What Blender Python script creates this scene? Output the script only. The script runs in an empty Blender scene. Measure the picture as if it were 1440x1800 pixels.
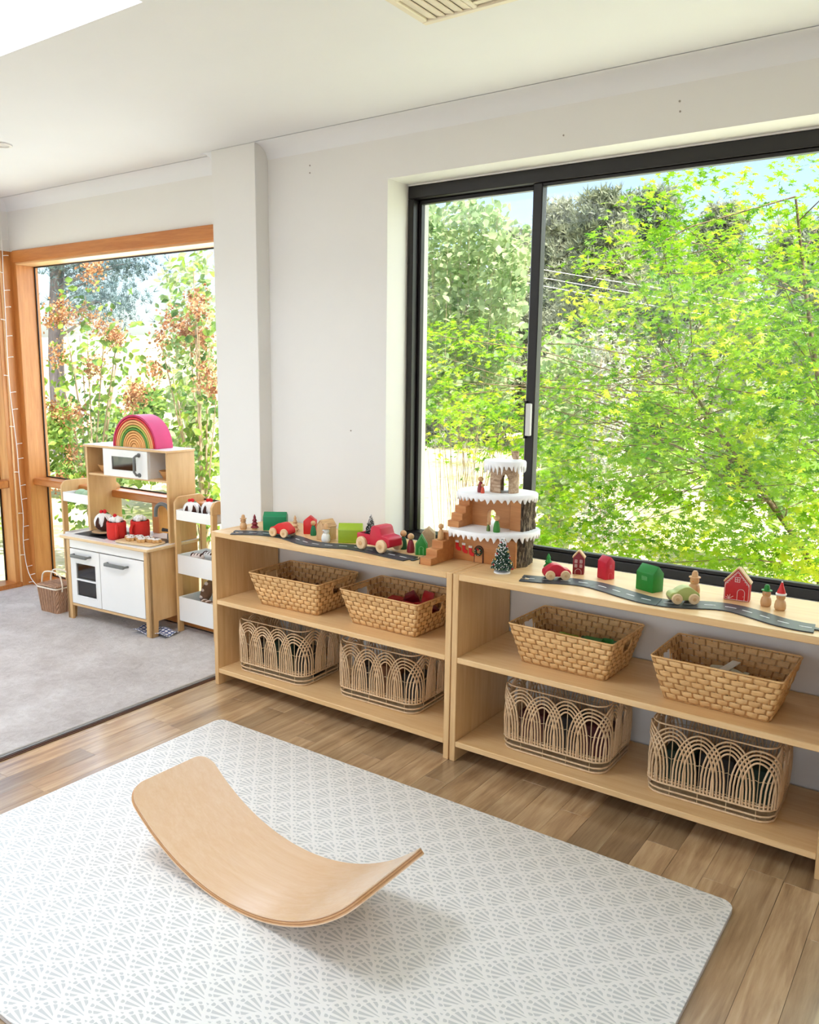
import bpy, bmesh, math, random
import numpy as np
from mathutils import Vector, Matrix
random.seed(7)
R = math.radians
scn = bpy.context.scene
col = scn.collection

# ------------------------------------------------------------------ camera
FPX = 1450.0
CAM = Vector((2.795, -2.459, 1.431))
CR = Vector((0.81890989, 0.57378599, 0.01249946)).normalized()
CU = Vector((-0.10648782, 0.13050696, 0.98571207)).normalized()
CF = Vector((-0.56395651, 0.80854040, -0.16797466)).normalized()
cd = bpy.data.cameras.new('camera')
cd.sensor_fit = 'HORIZONTAL'; cd.sensor_width = 36.0
cd.lens = FPX / 1440.0 * 36.0
cd.clip_start = 0.05; cd.clip_end = 300
camera = bpy.data.objects.new('camera', cd); col.objects.link(camera)
camera.matrix_world = Matrix(((CR.x, CU.x, -CF.x, CAM.x), (CR.y, CU.y, -CF.y, CAM.y),
                              (CR.z, CU.z, -CF.z, CAM.z), (0, 0, 0, 1)))
scn.camera = camera

def at(px, py, y=None, z=None):
    """world point seen at a pixel of the 1440x1800 frame, at a given depth y or height z"""
    d = CF + CR * ((px - 720) / FPX) + CU * ((900 - py) / FPX)
    s = (y - CAM.y) / d.y if y is not None else (z - CAM.z) / d.z
    return CAM + d * s

# ------------------------------------------------------------------ world, sun, large lights, exposure
w = bpy.data.worlds.new('sky'); scn.world = w; w.use_nodes = True
wn = w.node_tree; wn.nodes.clear()
wo = wn.nodes.new('ShaderNodeOutputWorld'); wb = wn.nodes.new('ShaderNodeBackground')
sky = wn.nodes.new('ShaderNodeTexSky'); sky.sky_type = 'NISHITA'
sky.sun_disc = False; sky.sun_elevation = R(58); sky.sun_rotation = R(115)
sky.air_density = 1.0; sky.dust_density = 2.5; sky.ozone_density = 1.2
wb.inputs['Strength'].default_value = 0.34
wn.links.new(sky.outputs[0], wb.inputs['Color']); wn.links.new(wb.outputs[0], wo.inputs['Surface'])

def add_sun(energy, d, angle, color):
    l = bpy.data.lights.new('sun', 'SUN'); l.energy = energy; l.angle = R(angle); l.color = color
    o = bpy.data.objects.new('sun', l); col.objects.link(o)
    o.rotation_euler = Vector(d).to_track_quat('-Z', 'Y').to_euler(); return o
add_sun(11, (-0.62, 0.10, -0.95), 1.0, (1.0, 0.96, 0.88))

def add_area(name, loc, d, sx, sy, energy, color):
    l = bpy.data.lights.new(name, 'AREA'); l.shape = 'RECTANGLE'; l.size = sx; l.size_y = sy
    l.energy = energy; l.color = color
    o = bpy.data.objects.new(name, l); col.objects.link(o); o.location = loc
    o.rotation_euler = Vector(d).to_track_quat('-Z', 'Z').to_euler(); return o
# added fill behind the camera, then daylight of the skylight and of the windows
add_area('rear_fill_light', (1.3, -5.2, 1.35), (0, 1, 0.02), 5.6, 2.3, 42, (0.98, 0.98, 0.97))  # unseen fill lamp, added to brighten the room from behind the camera
add_area('skylight_daylight', (0.17, -1.31, 2.80), (0, 0, -1), 1.1, 0.85, 37, (0.90, 0.95, 1.0))
add_area('left_window_daylight', (-2.62, -0.72, 1.15), (1, 0, 0), 2.2, 1.8, 17, (0.82, 0.90, 1.0))
add_area('sunroom_window_daylight', (-1.30, 0.80, 1.42), (0, -1, -0.02), 1.85, 1.30, 22, (0.74, 0.85, 1.0))
add_area('main_window_daylight', (1.9, 0.80, 1.50), (0, -1, -0.05), 2.3, 1.4, 20, (0.95, 1.0, 0.95))

scn.view_settings.view_transform = 'Standard'
scn.view_settings.look = 'None'
scn.view_settings.exposure = 0.0
scn.view_settings.gamma = 1.0
scn.view_settings.use_curve_mapping = False
scn.cycles.max_bounces = 6
scn.cycles.diffuse_bounces = 4
scn.cycles.glossy_bounces = 3
scn.cycles.transparent_max_bounces = 8
scn.cycles.adaptive_threshold = 0.15
scn.cycles.caustics_reflective = False
scn.cycles.caustics_refractive = False
scn.cycles.sample_clamp_indirect = 6.0

# ------------------------------------------------------------------ helpers: objects
def link(o, parent=None):
    col.objects.link(o)
    if parent is not None: o.parent = parent
    return o
def tag(o, label, cat, group=None):
    o['label'] = label; o['category'] = cat
    if group: o['group'] = group
    return o
def thing(name, label, cat, loc=(0, 0, 0), rz=0.0, group=None):
    o = bpy.data.objects.new(name, None); o.empty_display_size = 0.05
    link(o); o.location = loc; o.rotation_euler = (0, 0, rz)
    return tag(o, label, cat, group)
def structure(name, loc=(0, 0, 0)):
    o = bpy.data.objects.new(name, None); o.empty_display_size = 0.05
    link(o); o.location = loc; o['kind'] = 'structure'; return o
def copy_tree(o, parent=None):
    c = o.copy(); link(c)
    if parent is not None: c.parent = parent
    for ch in list(o.children): copy_tree(ch, c)
    return c
def rnd(a, b): return random.uniform(a, b)

class MB:
    """collects shapes; build() links them as one mesh object"""
    def __init__(s): s.v = []; s.f = []
    def add(s, vs, fs):
        n = len(s.v); s.v += [tuple(p) for p in vs]; s.f += [tuple(i + n for i in f) for f in fs]; return s
    def box(s, x0, x1, y0, y1, z0, z1):
        return s.add([(x0, y0, z0), (x1, y0, z0), (x1, y1, z0), (x0, y1, z0), (x0, y0, z1), (x1, y0, z1), (x1, y1, z1), (x0, y1, z1)],
                     [(0, 3, 2, 1), (4, 5, 6, 7), (0, 1, 5, 4), (1, 2, 6, 5), (2, 3, 7, 6), (3, 0, 4, 7)])
    def obox(s, M, sx, sy, sz):
        m = MB().box(-sx / 2, sx / 2, -sy / 2, sy / 2, -sz / 2, sz / 2)
        return s.add([M @ Vector(p) for p in m.v], m.f)
    def prism(s, outline, lo, hi, axis='z'):
        n = len(outline)
        def put(a, b, c): return {'z': (a, b, c), 'y': (a, c, b), 'x': (c, a, b)}[axis]
        vs = [put(a, b, lo) for a, b in outline] + [put(a, b, hi) for a, b in outline]
        fs = [tuple(range(n))[::-1], tuple(range(n, 2 * n))] + [(i, (i + 1) % n, n + (i + 1) % n, n + i) for i in range(n)]
        return s.add(vs, fs)
    def lathe(s, prof, n=20, c=(0, 0, 0), axis='z', cap=True):
        vs = []; fs = []
        m = len(prof)
        for r, z in prof:
            for i in range(n):
                a = 2 * math.pi * i / n; x, y = r * math.cos(a), r * math.sin(a)
                p = {'z': (x, y, z), 'y': (x, z, y), 'x': (z, x, y)}[axis]
                vs.append((p[0] + c[0], p[1] + c[1], p[2] + c[2]))
        for k in range(m - 1):
            for i in range(n):
                j = (i + 1) % n; fs.append((k * n + i, k * n + j, (k + 1) * n + j, (k + 1) * n + i))
        if cap:
            fs.append(tuple(range(n))[::-1]); fs.append(tuple((m - 1) * n + i for i in range(n)))
        return s.add(vs, fs)
    def cyl(s, p0, p1, r0, r1=None, n=14):
        return s.tube([p0, p1], [r0, r0 if r1 is None else r1], n)
    def tube(s, pts, r, n=8, closed=False):
        pts = [Vector(p) for p in pts]; m = len(pts)
        rr = r if isinstance(r, (list, tuple)) else [r] * m
        vs = []; fs = []; prev = None
        for k, p in enumerate(pts):
            if closed: t = pts[(k + 1) % m] - pts[k - 1]
            else: t = pts[min(k + 1, m - 1)] - pts[max(k - 1, 0)]
            if t.length < 1e-9: t = Vector((0, 0, 1))
            t.normalize()
            if prev is None:
                a = Vector((0, 0, 1)) if abs(t.z) < .9 else Vector((1, 0, 0))
                u = t.cross(a).normalized()
            else:
                u = prev - t * prev.dot(t)
                u = u.normalized() if u.length > 1e-6 else t.orthogonal().normalized()
            prev = u; v = t.cross(u)
            for i in range(n):
                a = 2 * math.pi * i / n
                vs.append(p + (u * math.cos(a) + v * math.sin(a)) * rr[k])
        for k in range(m if closed else m - 1):
            k2 = (k + 1) % m
            for i in range(n):
                j = (i + 1) % n; fs.append((k * n + i, k * n + j, k2 * n + j, k2 * n + i))
        if not closed:
            fs.append(tuple(range(n))[::-1]); fs.append(tuple((m - 1) * n + i for i in range(n)))
        return s.add(vs, fs)
    def sphere(s, c, r, seg=14, rings=8):
        if not isinstance(r, (list, tuple)): r = (r, r, r)
        vs = [(c[0], c[1], c[2] - r[2])]; fs = []
        for k in range(1, rings):
            t = math.pi * k / rings
            for i in range(seg):
                a = 2 * math.pi * i / seg
                vs.append((c[0] + r[0] * math.sin(t) * math.cos(a), c[1] + r[1] * math.sin(t) * math.sin(a), c[2] - r[2] * math.cos(t)))
        vs.append((c[0], c[1], c[2] + r[2])); top = len(vs) - 1
        for i in range(seg):
            j = (i + 1) % seg; fs.append((0, 1 + j, 1 + i)); fs.append((top, top - seg + i, top - seg + j))
            for k in range(rings - 2):
                a = 1 + k * seg; fs.append((a + i, a + j, a + seg + j, a + seg + i))
        return s.add(vs, fs)
    def strip(s, pts, nrm, w, th):
        """flat band along pts, width along given per-point side vectors w/2"""
        pts = [Vector(p) for p in pts]; m = len(pts); vs = []; fs = []
        for k in range(m):
            side = Vector(nrm[k]) if isinstance(nrm, list) else Vector(nrm)
            t = pts[min(k + 1, m - 1)] - pts[max(k - 1, 0)]
            up = side.cross(t).normalized()
            for a, b in ((-1, -1), (1, -1), (1, 1), (-1, 1)):
                vs.append(pts[k] + side * (a * w / 2) + up * (b * th / 2))
        for k in range(m - 1):
            for i in range(4):
                j = (i + 1) % 4; fs.append((k * 4 + i, k * 4 + j, (k + 1) * 4 + j, (k + 1) * 4 + i))
        fs.append((3, 2, 1, 0)); e = (m - 1) * 4; fs.append((e, e + 1, e + 2, e + 3))
        return s.add(vs, fs)
    def mesh(s, name, bevel=0, seg=1, smooth=None):
        me = bpy.data.meshes.new(name)
        me.from_pydata(s.v, [], s.f)
        bm = bmesh.new(); bm.from_mesh(me)
        bmesh.ops.recalc_face_normals(bm, faces=bm.faces)
        if bevel:
            ed = [e for e in bm.edges if len(e.link_faces) == 2 and e.calc_face_angle(0) > R(28)]
            bmesh.ops.bevel(bm, geom=ed, offset=bevel, segments=seg, profile=0.5, affect='EDGES', clamp_overlap=True)
        bm.to_mesh(me); bm.free()
        if smooth or bevel:
            me.polygons.foreach_set('use_smooth', [True] * len(me.polygons))
            me.set_sharp_from_angle(angle=R(smooth or 40))
        return me
    def build(s, name, mat, parent=None, bevel=0, seg=1, smooth=None, label=None):
        me = s.mesh(name, bevel, seg, smooth); me.materials.append(mat)
        o = bpy.data.objects.new(name, me); link(o, parent)
        if label: o['label'] = label
        return o
def put(name, me, parent=None, loc=(0, 0, 0), rot=None, scale=None):
    o = bpy.data.objects.new(name, me); link(o, parent); o.location = loc
    if rot is not None: o.rotation_euler = rot
    if scale is not None: o.scale = (scale,) * 3 if not isinstance(scale, (tuple, list)) else scale
    return o
def spline(pts, n=8, closed=False):
    P = [Vector(p) for p in pts]; m = len(P); out = []
    for k in range(m if closed else m - 1):
        if closed: a, b, c, d = P[k - 1], P[k], P[(k + 1) % m], P[(k + 2) % m]
        else: a, b, c, d = P[max(k - 1, 0)], P[k], P[k + 1], P[min(k + 2, m - 1)]
        for i in range(n):
            t = i / n
            out.append(0.5 * ((2 * b) + (c - a) * t + (2 * a - 5 * b + 4 * c - d) * t * t + (3 * b - a - 3 * c + d) * t ** 3))
    if not closed: out.append(P[-1])
    return out

# ------------------------------------------------------------------ helpers: materials
def srgb(r, g, b):
    f = lambda c: (c / 255 / 12.92) if c / 255 <= .04045 else ((c / 255 + .055) / 1.055) ** 2.4
    return (f(r), f(g), f(b), 1)
MATS = {}
def base(name):
    m = bpy.data.materials.new(name); m.use_nodes = True
    nt = m.node_tree; b = nt.nodes['Principled BSDF']; return m, nt, b
def coords(nt, kind='Object', scale=(1, 1, 1), rot=(0, 0, 0), loc=(0, 0, 0)):
    tc = nt.nodes.new('ShaderNodeTexCoord'); mp = nt.nodes.new('ShaderNodeMapping')
    mp.inputs['Scale'].default_value = scale; mp.inputs['Rotation'].default_value = rot; mp.inputs['Location'].default_value = loc
    nt.links.new(tc.outputs[kind], mp.inputs['Vector']); return mp.outputs['Vector']
def noise(nt, vec, scale, detail=3, rough=.55, dist=0):
    n = nt.nodes.new('ShaderNodeTexNoise'); n.inputs['Scale'].default_value = scale; n.inputs['Detail'].default_value = detail
    n.inputs['Roughness'].default_value = rough; n.inputs['Distortion'].default_value = dist
    nt.links.new(vec, n.inputs['Vector']); return n.outputs['Fac']
def ramp(nt, fac, stops):
    r = nt.nodes.new('ShaderNodeValToRGB'); e = r.color_ramp.elements
    while len(e) < len(stops): e.new(.5)
    for k, (p, c) in enumerate(stops): e[k].position = p; e[k].color = c
    nt.links.new(fac, r.inputs['Fac']); return r.outputs['Color']
def bump(nt, b, fac, strength, dist=.002):
    n = nt.nodes.new('ShaderNodeBump'); n.inputs['Strength'].default_value = strength; n.inputs['Distance'].default_value = dist
    nt.links.new(fac, n.inputs['Height']); nt.links.new(n.outputs['Normal'], b.inputs['Normal'])
def mathn(nt, op, a, b=None, c=None, clamp=False):
    n = nt.nodes.new('ShaderNodeMath'); n.operation = op; n.use_clamp = clamp
    for k, x in enumerate((a, b, c)):
        if x is None: continue
        if isinstance(x, (int, float)): n.inputs[k].default_value = x
        else: nt.links.new(x, n.inputs[k])
    return n.outputs[0]
def shade_c(c, k): return (min(c[0] * k, 1), min(c[1] * k, 1), min(c[2] * k, 1), 1)
def paint(name, c, rough=.5, var=.06, scale=14, bmp=0, spec=.5, coat=0, bscale=60):
    if name in MATS: return MATS[name]
    m, nt, b = base(name)
    v = coords(nt); f = noise(nt, v, scale, 3)
    nt.links.new(ramp(nt, f, [(.3, shade_c(c, 1 - var)), (.7, shade_c(c, 1 + var))]), b.inputs['Base Color'])
    b.inputs['Roughness'].default_value = rough; b.inputs['Specular IOR Level'].default_value = spec
    b.inputs['Coat Weight'].default_value = coat
    if bmp: bump(nt, b, noise(nt, v, bscale, 2), bmp)
    MATS[name] = m; return m
def wood(name, c1, c2, axis='x', scale=1.0, rough=.45, stretch=14, coat=0.0, vary=.12, c3=None, bmp=.08):
    """grain runs along axis; every object gets its own tone and offset"""
    if name in MATS: return MATS[name]
    m, nt, b = base(name)
    sc = {'x': (1, stretch, stretch), 'y': (stretch, 1, stretch), 'z': (stretch, stretch, 1)}[axis]
    oi = nt.nodes.new('ShaderNodeObjectInfo')
    v = coords(nt, 'Object', tuple(k * scale for k in sc))
    va = nt.nodes.new('ShaderNodeVectorMath'); va.operation = 'ADD'
    nt.links.new(v, va.inputs[0])
    mu = mathn(nt, 'MULTIPLY', oi.outputs['Random'], 37.0); nt.links.new(mu, va.inputs[1])
    f1 = noise(nt, va.outputs[0], 2.2, 5, .6, .6); f2 = noise(nt, va.outputs[0], 9, 3, .6)
    f = mathn(nt, 'ADD', mathn(nt, 'MULTIPLY', f1, .7), mathn(nt, 'MULTIPLY', f2, .3))
    cc = ramp(nt, f, [(.32, c2), (.5, c3 or tuple((a + d) / 2 for a, d in zip(c1, c2))), (.66, c1)])
    hsv = nt.nodes.new('ShaderNodeHueSaturation')
    nt.links.new(cc, hsv.inputs['Color'])
    val = mathn(nt, 'ADD', mathn(nt, 'MULTIPLY', oi.outputs['Random'], vary), 1 - vary / 2)
    nt.links.new(val, hsv.inputs['Value']); nt.links.new(hsv.outputs[0], b.inputs['Base Color'])
    b.inputs['Roughness'].default_value = rough; b.inputs['Coat Weight'].default_value = coat; b.inputs['Coat Roughness'].default_value = .25
    if bmp: bump(nt, b, f, bmp, .001)
    MATS[name] = m; return m
def leafmat(name, c1, c2, trans=.55, scale=9, rough=.5, c3=None):
    if name in MATS: return MATS[name]
    m, nt, b = base(name); out = nt.nodes['Material Output']
    oi = nt.nodes.new('ShaderNodeObjectInfo'); g = nt.nodes.new('ShaderNodeNewGeometry')
    va = nt.nodes.new('ShaderNodeVectorMath'); va.operation = 'ADD'
    nt.links.new(g.outputs['Position'], va.inputs[0]); nt.links.new(mathn(nt, 'MULTIPLY', oi.outputs['Random'], 9.0), va.inputs[1])
    f = noise(nt, va.outputs[0], scale, 2, .5)
    stops = [(.36, c2), (.64, c1)] if c3 is None else [(.34, c2), (.52, c3), (.66, c1)]
    cc = ramp(nt, f, stops)
    nt.links.new(cc, b.inputs['Base Color']); b.inputs['Roughness'].default_value = rough; b.inputs['Specular IOR Level'].default_value = .35
    t = nt.nodes.new('ShaderNodeBsdfTranslucent'); nt.links.new(cc, t.inputs['Color'])
    mx = nt.nodes.new('ShaderNodeMixShader'); mx.inputs[0].default_value = trans
    nt.links.new(b.outputs[0], mx.inputs[1]); nt.links.new(t.outputs[0], mx.inputs[2]); nt.links.new(mx.outputs[0], out.inputs['Surface'])
    MATS[name] = m; return m
def glassmat(name, tint=(1, 1, 1, 1), gloss=.012, rough=.01):
    if name in MATS: return MATS[name]
    m, nt, b = base(name); out = nt.nodes['Material Output']; nt.nodes.remove(b)
    t = nt.nodes.new('ShaderNodeBsdfTransparent'); t.inputs['Color'].default_value = tint
    g = nt.nodes.new('ShaderNodeBsdfGlossy'); g.inputs['Roughness'].default_value = rough
    mx = nt.nodes.new('ShaderNodeMixShader')
    v = coords(nt); f = noise(nt, v, 3, 2)
    nt.links.new(mathn(nt, 'ADD', mathn(nt, 'MULTIPLY', f, .01), gloss), mx.inputs[0])
    nt.links.new(t.outputs[0], mx.inputs[1]); nt.links.new(g.outputs[0], mx.inputs[2]); nt.links.new(mx.outputs[0], out.inputs['Surface'])
    MATS[name] = m; return m

M_WALL = paint('wall_paint', srgb(233, 231, 227), .75, .012, 3, .03)
M_CEIL = paint('ceiling_paint', srgb(236, 237, 239), .8, .01, 3, .02)
M_PINE = wood('pine_board', srgb(236, 201, 150), srgb(221, 177, 120), 'x', 1.0, .42, 16, .15, .08)
M_PINEY = wood('pine_board_upright', srgb(230, 194, 142), srgb(212, 168, 114), 'z', 1.0, .45, 14, .1, .08)
M_OAKTRIM = wood('orange_timber', srgb(206, 134, 66), srgb(176, 100, 40), 'x', 1.2, .38, 14, .2, .1)
M_OAKTRIMZ = wood('orange_timber_upright', srgb(214, 148, 82), srgb(186, 114, 52), 'z', 1.2, .38, 14, .2, .1)
M_BIRCH = wood('birch_ply', srgb(224, 186, 136), srgb(206, 160, 106), 'x', 1.0, .4, 10, .1, .05)
M_BIRCHZ = wood('birch_ply_upright', srgb(220, 180, 126), srgb(200, 154, 98), 'z', 1.0, .4, 10, .1, .05)
M_WHITE = paint('white_lacquer', srgb(240, 239, 236), .35, .01, 5, 0, .5, .2)
M_BLACKFRAME = paint('black_frame', srgb(20, 15, 15), .42, .15, 20, .02)
M_GREYPL = paint('grey_plastic', srgb(110, 112, 110), .45, .05)
M_DARK = paint('dark_plastic', srgb(40, 40, 42), .5, .1)
M_NATW = wood('natural_toy_wood', srgb(222, 184, 138), srgb(198, 156, 108), 'z', 2.0, .55, 6, 0, .06)
M_WHEEL = wood('wheel_wood', srgb(236, 208, 168), srgb(216, 182, 138), 'x', 2.0, .5, 6, 0, .05)
M_GLASS = glassmat('window_glass')

# ================================================================== ROOM
WY = 0.413          # face of the main window wall
FY = 0.556          # plane of the main window frame
CZ = 2.432          # ceiling
LY = 0.476          # face of the wall in the sunroom
LX = -2.31          # face of the far left wall
WX0, WX1, WZ0, WZ1 = 0.6615, 3.15, 0.68, 2.212

m = MB()
m.box(-0.02, WX0, WY, 0.72, 0, CZ); m.box(WX0, WX1, WY, 0.72, WZ1, CZ); m.box(WX0, WX1, WY, 0.72, 0, WZ0); m.box(WX1, 4.4, WY, 0.72, 0, CZ)
o = m.build('wall_back', M_WALL); o['kind'] = 'structure'
o = MB().box(-0.306, -0.02, 0.333, 0.72, 0, CZ).build('wall_pillar', M_WALL, bevel=.003); o['kind'] = 'structure'
m = MB(); m.box(LX - .2, -0.306, LY, 0.72, 2.134, CZ)
o = m.build('wall_sunroom', M_WALL); o['kind'] = 'structure'
m = MB(); m.box(LX - .22, LX, -2.6, 0.72, 2.134, CZ); m.box(LX - .22, LX, -5.2, -1.9, 0, 2.134)
o = m.build('wall_left', M_WALL); o['kind'] = 'structure'
o = MB().box(4.4, 4.6, -5.2, 0.72, 0, CZ).build('wall_right', M_WALL); o['kind'] = 'structure'
# ceiling with the skylight shaft
SX0, SX1, SY0, SY1 = -0.42, 0.746, -1.76, -0.849
m = MB()
m.box(LX - .2, SX0, -5.2, 0.75, CZ, CZ + .30); m.box(SX1, 4.6, -5.2, 0.75, CZ, CZ + .30)
m.box(SX0, SX1, -5.2, SY0, CZ, CZ + .30); m.box(SX0, SX1, SY1, 0.75, CZ, CZ + .30)
ceil = m.build('ceiling', M_CEIL); ceil['kind'] = 'structure'
# coved cornices
def cornice(name, a, b, nrm, h=.062, d=.080):
    a, b, nrm = Vector(a), Vector(b), Vector(nrm)
    prof = [(0, 0), (0, -h)] + [(d * (1 - math.cos(t)) * 1.0 + .004, -h + h * math.sin(t) * .96) for t in [k * math.pi / 2 / 6 for k in range(1, 7)]] + [(d, 0)]
    vs = []
    for p in (a, b):
        for u, z in prof: vs.append((p.x + nrm.x * u, p.y + nrm.y * u, CZ + z))
    n = len(prof); fs = [tuple(range(n)), tuple(range(n, 2 * n))[::-1]] + [(i, (i + 1) % n, n + (i + 1) % n, n + i) for i in range(n)]
    o = MB().add(vs, fs).build(name, M_CEIL, smooth=35); o['kind'] = 'structure'
cornice('trim_1', (-0.02, WY, 0), (4.4, WY, 0), (0, -1, 0))
cornice('trim_2', (LX, LY, 0), (-0.306, LY, 0), (0, -1, 0))
cornice('trim_3', (LX, -5.0, 0), (LX, LY, 0), (1, 0, 0))
cornice('trim_4', (-0.306, 0.345, 0), (-0.306, LY, 0), (-1, 0, 0))

# ---------------------------------------------------------------- floor: boards, carpet
def floor_wood():
    m, nt, b = base('floor_board')
    oi = nt.nodes.new('ShaderNodeObjectInfo')
    v = coords(nt, 'Object', (9, .8, 9))
    va = nt.nodes.new('ShaderNodeVectorMath'); va.operation = 'ADD'
    nt.links.new(v, va.inputs[0]); nt.links.new(mathn(nt, 'MULTIPLY', oi.outputs['Random'], 53.0), va.inputs[1])
    f1 = noise(nt, va.outputs[0], 1.6, 6, .62, 1.4); f2 = noise(nt, va.outputs[0], 11, 3, .6)
    f = mathn(nt, 'ADD', mathn(nt, 'MULTIPLY', f1, .75), mathn(nt, 'MULTIPLY', f2, .25))
    g = ramp(nt, f, [(.30, srgb(138, 104, 70)), (.44, srgb(180, 144, 102)), (.57, srgb(206, 172, 128)), (.70, srgb(226, 198, 156))])
    hs = nt.nodes.new('ShaderNodeHueSaturation'); nt.links.new(g, hs.inputs['Color'])
    tone = ramp(nt, oi.outputs['Random'], [(0, (.60, .60, .60, 1)), (.35, (.82, .82, .82, 1)), (.7, (.98, .98, .98, 1)), (1, (1.0, 1.0, 1.0, 1))])
    nt.links.new(tone, hs.inputs['Value']); hs.inputs['Saturation'].default_value = .95
    nt.links.new(hs.outputs[0], b.inputs['Base Color'])
    b.inputs['Roughness'].default_value = .38; b.inputs['Coat Weight'].default_value = 1.0; b.inputs['Coat Roughness'].default_value = .19; b.inputs['Coat IOR'].default_value = 1.8
    bump(nt, b, f, .12, .0008)
    return m
M_FLOOR = floor_wood()
floor = structure('floor')
MB().box(-0.05, 4.4, -5.2, WY, -.08, -.006).build('subfloor', paint('subfloor', srgb(110, 80, 52), .7), floor)
PW = 0.0986
random.seed(11)
x = 2.4525 - PW * 26
cols = 0
while x < 3.65:
    y = -2.1 - rnd(0, 1.0)
    while y < WY - .01:
        L = rnd(.32, .85); y1 = min(y + L, WY - .004)
        if y1 > -2.1 and y1 - y > .05:
            xa, xb = max(x + .0003, -0.044), x + PW - .0003
            if xb - xa > .01:
                o = MB().box(xa - x, xb - x, -(y1 - y) / 2 + .0003, (y1 - y) / 2 - .0003, -.006, 0).build('floor_plank', M_FLOOR, floor, bevel=.0006)
                o.location = (x, (y + y1) / 2, 0)
        y = y1
    x += PW
MB().box(3.6, 4.4, -5.2, WY, -.006, -.001).build('floor_rest', M_FLOOR, floor)
MB().box(-0.044, 3.65, -5.2, -2.05, -.006, -.001).build('floor_rest', M_FLOOR, floor)

def carpet_mat():
    m, nt, b = base('carpet_pile')
    v = coords(nt); big = noise(nt, v, 3.2, 4, .6, .5); fine = noise(nt, v, 90, 3, .7); mid = noise(nt, v, 24, 3, .6, .8)
    f = mathn(nt, 'ADD', mathn(nt, 'MULTIPLY', big, .55), mathn(nt, 'ADD', mathn(nt, 'MULTIPLY', mid, .3), mathn(nt, 'MULTIPLY', fine, .15)))
    nt.links.new(ramp(nt, f, [(.36, srgb(168, 158, 152)), (.5, srgb(190, 182, 177)), (.64, srgb(208, 202, 198))]), b.inputs['Base Color'])
    b.inputs['Roughness'].default_value = .95; b.inputs['Specular IOR Level'].default_value = .1; b.inputs['Sheen Weight'].default_value = .3
    bump(nt, b, mathn(nt, 'ADD', mathn(nt, 'MULTIPLY', fine, .6), mid), .7, .006)
    return m
M_CARPET = carpet_mat()
m = MB().box(LX, -0.088, -5.2, LY + .02, -.02, .006).box(LX, -.306, LY, .60, -.02, .006)
m.build('carpet', M_CARPET, floor, bevel=.004, label='pale grey low pile fitted carpet')
m = MB().tube([(-0.088, y, .004) for y in (-5.0, -2.5, 0.33)], .006, 8)
m.build('carpet_binding', paint('binding', srgb(196, 190, 184), .9, .05, 60, .3), floor)
trk = thing('sliding_door_track', 'dark metal sliding door track between the carpet and the timber floor', 'door track', (-.062, 0, 0))
MB().box(-.020, .019, -5.0, .33, -.004, .001).build('channel', paint('track_dark', srgb(58, 40, 32), .5, .1), trk)
MB().box(-.013, -.010, -5.0, .33, .001, .005).build('rail', paint('track_metal', srgb(205, 205, 205), .25, .05), trk)
MB().box(.006, .009, -5.0, .33, .001, .005).build('rail', paint('track_brown', srgb(96, 58, 36), .4, .05), trk)
MB().box(.015, .019, -5.0, .33, -.002, .004).build('edge_strip', paint('track_brown', srgb(96, 58, 36), .4, .05), trk)

# ---------------------------------------------------------------- main window: black sliding frame
win = structure('window_1')
def bar(n, x0, x1, z0, z1, y0, y1, mat=M_BLACKFRAME, par=None, b=.003):
    return MB().box(x0, x1, y0, y1, z0, z1).build(n, mat, par, bevel=b)
bar('frame_head', WX0 + .002, WX1, WZ1 - .058, WZ1 - .006, FY, FY + .075, par=win)
bar('head_bead', WX0 + .002, WX1, WZ1 - .006, WZ1, FY - .004, FY + .02, M_WHITE, win, .001)
bar('frame_sill', WX0 + .002, WX1, WZ0, WZ0 + .036, FY, FY + .08, par=win)
bar('frame_jamb', WX0 + .002, WX0 + .030, WZ0 + .036, WZ1 - .058, FY, FY + .075, par=win)
bar('frame_jamb', WX1 - .03, WX1, WZ0 + .036, WZ1 - .058, FY, FY + .075, par=win)
bar('interlock_stile', 1.252, 1.292, WZ0 + .036, WZ1 - .058, FY + .008, FY + .05, par=win)
bar('interlock_stile', 1.232, 1.256, WZ0 + .036, WZ1 - .058, FY + .045, FY + .07, par=win)
bar('sash_stile', WX0 + .030, WX0 + .045, WZ0 + .036, WZ1 - .058, FY + .04, FY + .07, par=win)
bar('sash_rail', WX0 + .03, 1.25, WZ1 - .075, WZ1 - .058, FY + .04, FY + .07, par=win)
bar('sash_rail', 1.29, WX1 - .03, WZ1 - .072, WZ1 - .058, FY + .01, FY + .04, par=win)
bar('sash_rail', 1.29, WX1 - .03, WZ0 + .036, WZ0 + .050, FY + .01, FY + .04, par=win)
MB().box(WX0 + .045, 1.25, FY + .053, FY + .056, WZ0 + .036, WZ1 - .07).build('pane', M_GLASS, win)
MB().box(1.28, WX1 - .03, FY + .022, FY + .025, WZ0 + .05, WZ1 - .07).build('pane', M_GLASS, win)
lt = bar('latch', 1.262, 1.284, 1.18, 1.31, FY - .012, FY + .008, paint('latch_metal', srgb(214, 214, 212), .3, .03), win, .003)
MB().box(1.256, 1.262, FY - .010, FY + .01, 1.17, 1.32).build('latch_plate', M_BLACKFRAME, lt)

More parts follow.
